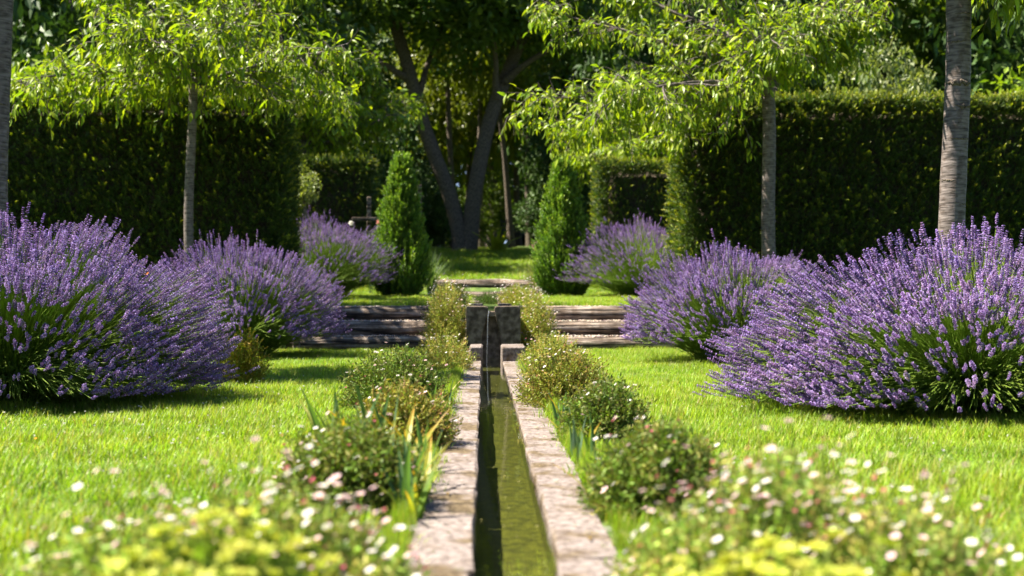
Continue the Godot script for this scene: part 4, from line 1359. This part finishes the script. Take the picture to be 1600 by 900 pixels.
func make_back_garden() -> void:
	rng.seed = 900
	grass_fountain("fountain of grey green grass right of the dark conifer", -0.88, 19.4, 0.75, 260, Color(0.10, 0.15, 0.07), 0)
	grass_fountain("pale grass with pinkish plumes left of the bright conifer", 0.72, 19.6, 0.65, 240, Color(0.24, 0.26, 0.12), 4)
	# yellow leaved plant beside the forked tree
	var o := thing("hosta_plant", "bright yellow green leafy plant right of the forked trunk base", "plant", Vector3(0.22, land(29.5), -29.5))
	var bl := blade_mesh(0.55, 0.06, 0.55, Color(0.36, 0.38, 0.03), Color(0.4, 0.42, 0.04))
	for k in 16:
		part("leaf", bl, o, Transform3D((Basis(Vector3.UP, rf(0, TAU)) * Basis(Vector3(1, 0, 0), rf(0.0, 0.7))).scaled_local(Vector3.ONE * rf(0.7, 1.2)), Vector3(rf(-0.12, 0.12), 0, rf(-0.12, 0.12))))
	# standard rose with pale leaves
	var rose := thing("standard_rose", "pale leaved standard rose on a thin stem by the far left hedge block", "rose", Vector3(-2.86, land(20.6), -20.6))
	var path := branch_path(Vector3.ZERO, Vector3.UP, 1.35, 6, 0.04, Vector3.ZERO)
	part("trunk", trunk_mesh(path, 0.035, 0.025, 8, mats.bark), rose)
	part("crown", crown_mesh(60, 26, 0.3, 0.16, Color(0.17, 0.22, 0.06), Color(0.28, 0.29, 0.11), 0.2, mats.wood_leaf), rose, Transform3D(Basis().scaled(Vector3(0.3, 0.42, 0.3)), path[6] + Vector3(0, 0.15, 0)))
	# rose bush between hedge block and conifer, with post and crossbar behind
	var rb := thing("rose_bush", "loose rose bush with one pink bloom left of the dark conifer", "rose", Vector3(-1.68, land(19.6), -19.6))
	part("foliage", crown_mesh(70, 24, 0.25, 0.12, Color(0.05, 0.09, 0.02), Color(0.09, 0.14, 0.03), 0.2, mats.wood_leaf), rb, Transform3D(Basis().scaled(Vector3(0.32, 0.55, 0.3)), Vector3(0, 0.55, 0)))
	var bloom := MB.new()
	for k in 26:
		var u := rdir()
		bloom.leaf(u * 0.01, u * 0.045, u.cross(rdir()).normalized() * 0.025, Vector3.ZERO, shade(Color(0.62, 0.33, 0.27), 0.12))
	part("bloom", bloom.mesh(mats.petal), rb, Transform3D(Basis(), Vector3(0.02, 1.13, 0.22)))
	var wb := MB.new()
	for k in 26:
		var u := rdir()
		wb.leaf(u * 0.01, u * 0.035, u.cross(rdir()).normalized() * 0.02, Vector3.ZERO, Color(0.72, 0.7, 0.62))
	var wbm := wb.mesh(mats.petal)
	part("bloom", wbm, rb, Transform3D(Basis(), Vector3(0.13, 0.84, 0.46)))
	part("bloom", wbm, rb, Transform3D(Basis(), Vector3(-0.42, 1.12, 0.1)))
	for q in [[-1.16, 21.5, 1.55, "grey wooden post behind the dark conifer's right side", 0.0], [-1.98, 21.2, 1.35, "wooden post with a crossbar between hedge block and dark conifer", 0.5]]:
		var po := thing("garden_post", q[3], "post", Vector3(q[0], land(q[1]), -q[1]), "posts behind the dark conifer")
		part("post", block(Vector3(-0.035, -0.1, -0.035), Vector3(0.035, q[2], 0.035), 0.006, 0.002, mats.log), po)
		if q[4] > 0.0: part("crossbar", block(Vector3(-0.28, 0.95, 0.037), Vector3(0.28, 1.01, 0.07), 0.005, 0.002, mats.log), po)
	# bench in the shade
	var be := thing("garden_bench", "small grey slatted bench in deep shade beyond the forked tree", "bench", Vector3(1.06, land(44.0), -44.0))
	var bm := surf_mat("grey painted wood", Vector3(2, 2, 2), [[0.2, Color(0.05, 0.055, 0.06)], [0.8, Color(0.10, 0.11, 0.12)]], 0.02, 191, 0.3, 0.7)
	for k in 3: part("seat_slat", block(Vector3(-0.6, 0.42, -0.2 + k * 0.14), Vector3(0.6, 0.45, -0.08 + k * 0.14), 0.005, 0.001, bm), be)
	for k in 3: part("back_slat", block(Vector3(-0.6, 0.55 + k * 0.14, -0.27), Vector3(0.6, 0.64 + k * 0.14, -0.24), 0.005, 0.001, bm), be)
	for s in [-0.55, 0.55]:
		part("leg", block(Vector3(s - 0.03, 0, 0.12), Vector3(s + 0.03, 0.418, 0.19), 0.005, 0.001, bm), be)
		part("leg", block(Vector3(s - 0.03, 0, -0.32), Vector3(s + 0.03, 0.95, -0.272), 0.005, 0.001, bm), be)

func make_small_things() -> void:
	rng.seed = 950
	# orange butterfly on the left lavender
	var o := thing("butterfly", "small orange butterfly resting on the left lavender's spikes", "butterfly", Vector3(-1.80, 0.70, -6.6))
	var b := MB.new()
	b.smooth = true
	b.tube(PackedVector3Array([Vector3(0, 0, -0.012), Vector3(0, 0.001, -0.004), Vector3(0, 0.001, 0.006), Vector3(0, 0, 0.012)]), PackedFloat32Array([0.0008, 0.002, 0.0022, 0.0012]), 7, Color(0.05, 0.035, 0.025), true)
	part("body", b.mesh(mats.twig), o)
	for s in [-1.0, 1.0]:
		var w := MB.new()
		w.quad(Vector3(0, 0.001, 0.006), Vector3(s * 0.012, 0.012, 0.016), Vector3(s * 0.02, 0.016, 0.010), Vector3(s * 0.012, 0.009, 0.0), Color(0.55, 0.17, 0.02))
		w.tri(Vector3(s * 0.012, 0.012, 0.016), Vector3(s * 0.0225, 0.018, 0.013), Vector3(s * 0.02, 0.016, 0.010), Color(0.04, 0.025, 0.02))
		part("forewing", w.mesh(mats.petal), o)
		var hw := MB.new()
		hw.quad(Vector3(0, 0.0, 0.001), Vector3(s * 0.011, 0.008, 0.0), Vector3(s * 0.013, 0.008, -0.010), Vector3(s * 0.003, 0.002, -0.012), Color(0.5, 0.2, 0.04))
		part("hindwing", hw.mesh(mats.petal), o)
	# a few fallen leaves and a pebble on the coping and lawn
	var lf: Array = mats.cherry
	for q in [[-0.17, 0.014, 3.75, "small brown fallen leaf on the left coping"], [0.19, 0.014, 3.05, "dark fallen leaf on the right coping near the front"], [-1.77, 0.05, 4.9, "orange fallen leaf on the left lawn"]]:
		var fl := thing("fallen_leaf", q[3], "leaf", Vector3(q[0], q[1], -q[2]))
		var mi := part("blade", lf[0], fl, Transform3D(Basis(Vector3(1, 0, 0), -1.35).scaled(Vector3.ONE * 0.032), Vector3.ZERO))
		var mm := flat_mat("fallen leaf", 0.7, 0.3, Color.BLACK, Color(2.2, 0.6, 0.5) if q[2] > 4.5 else Color(0.5, 0.22, 0.6))
		mi.material_override = mm
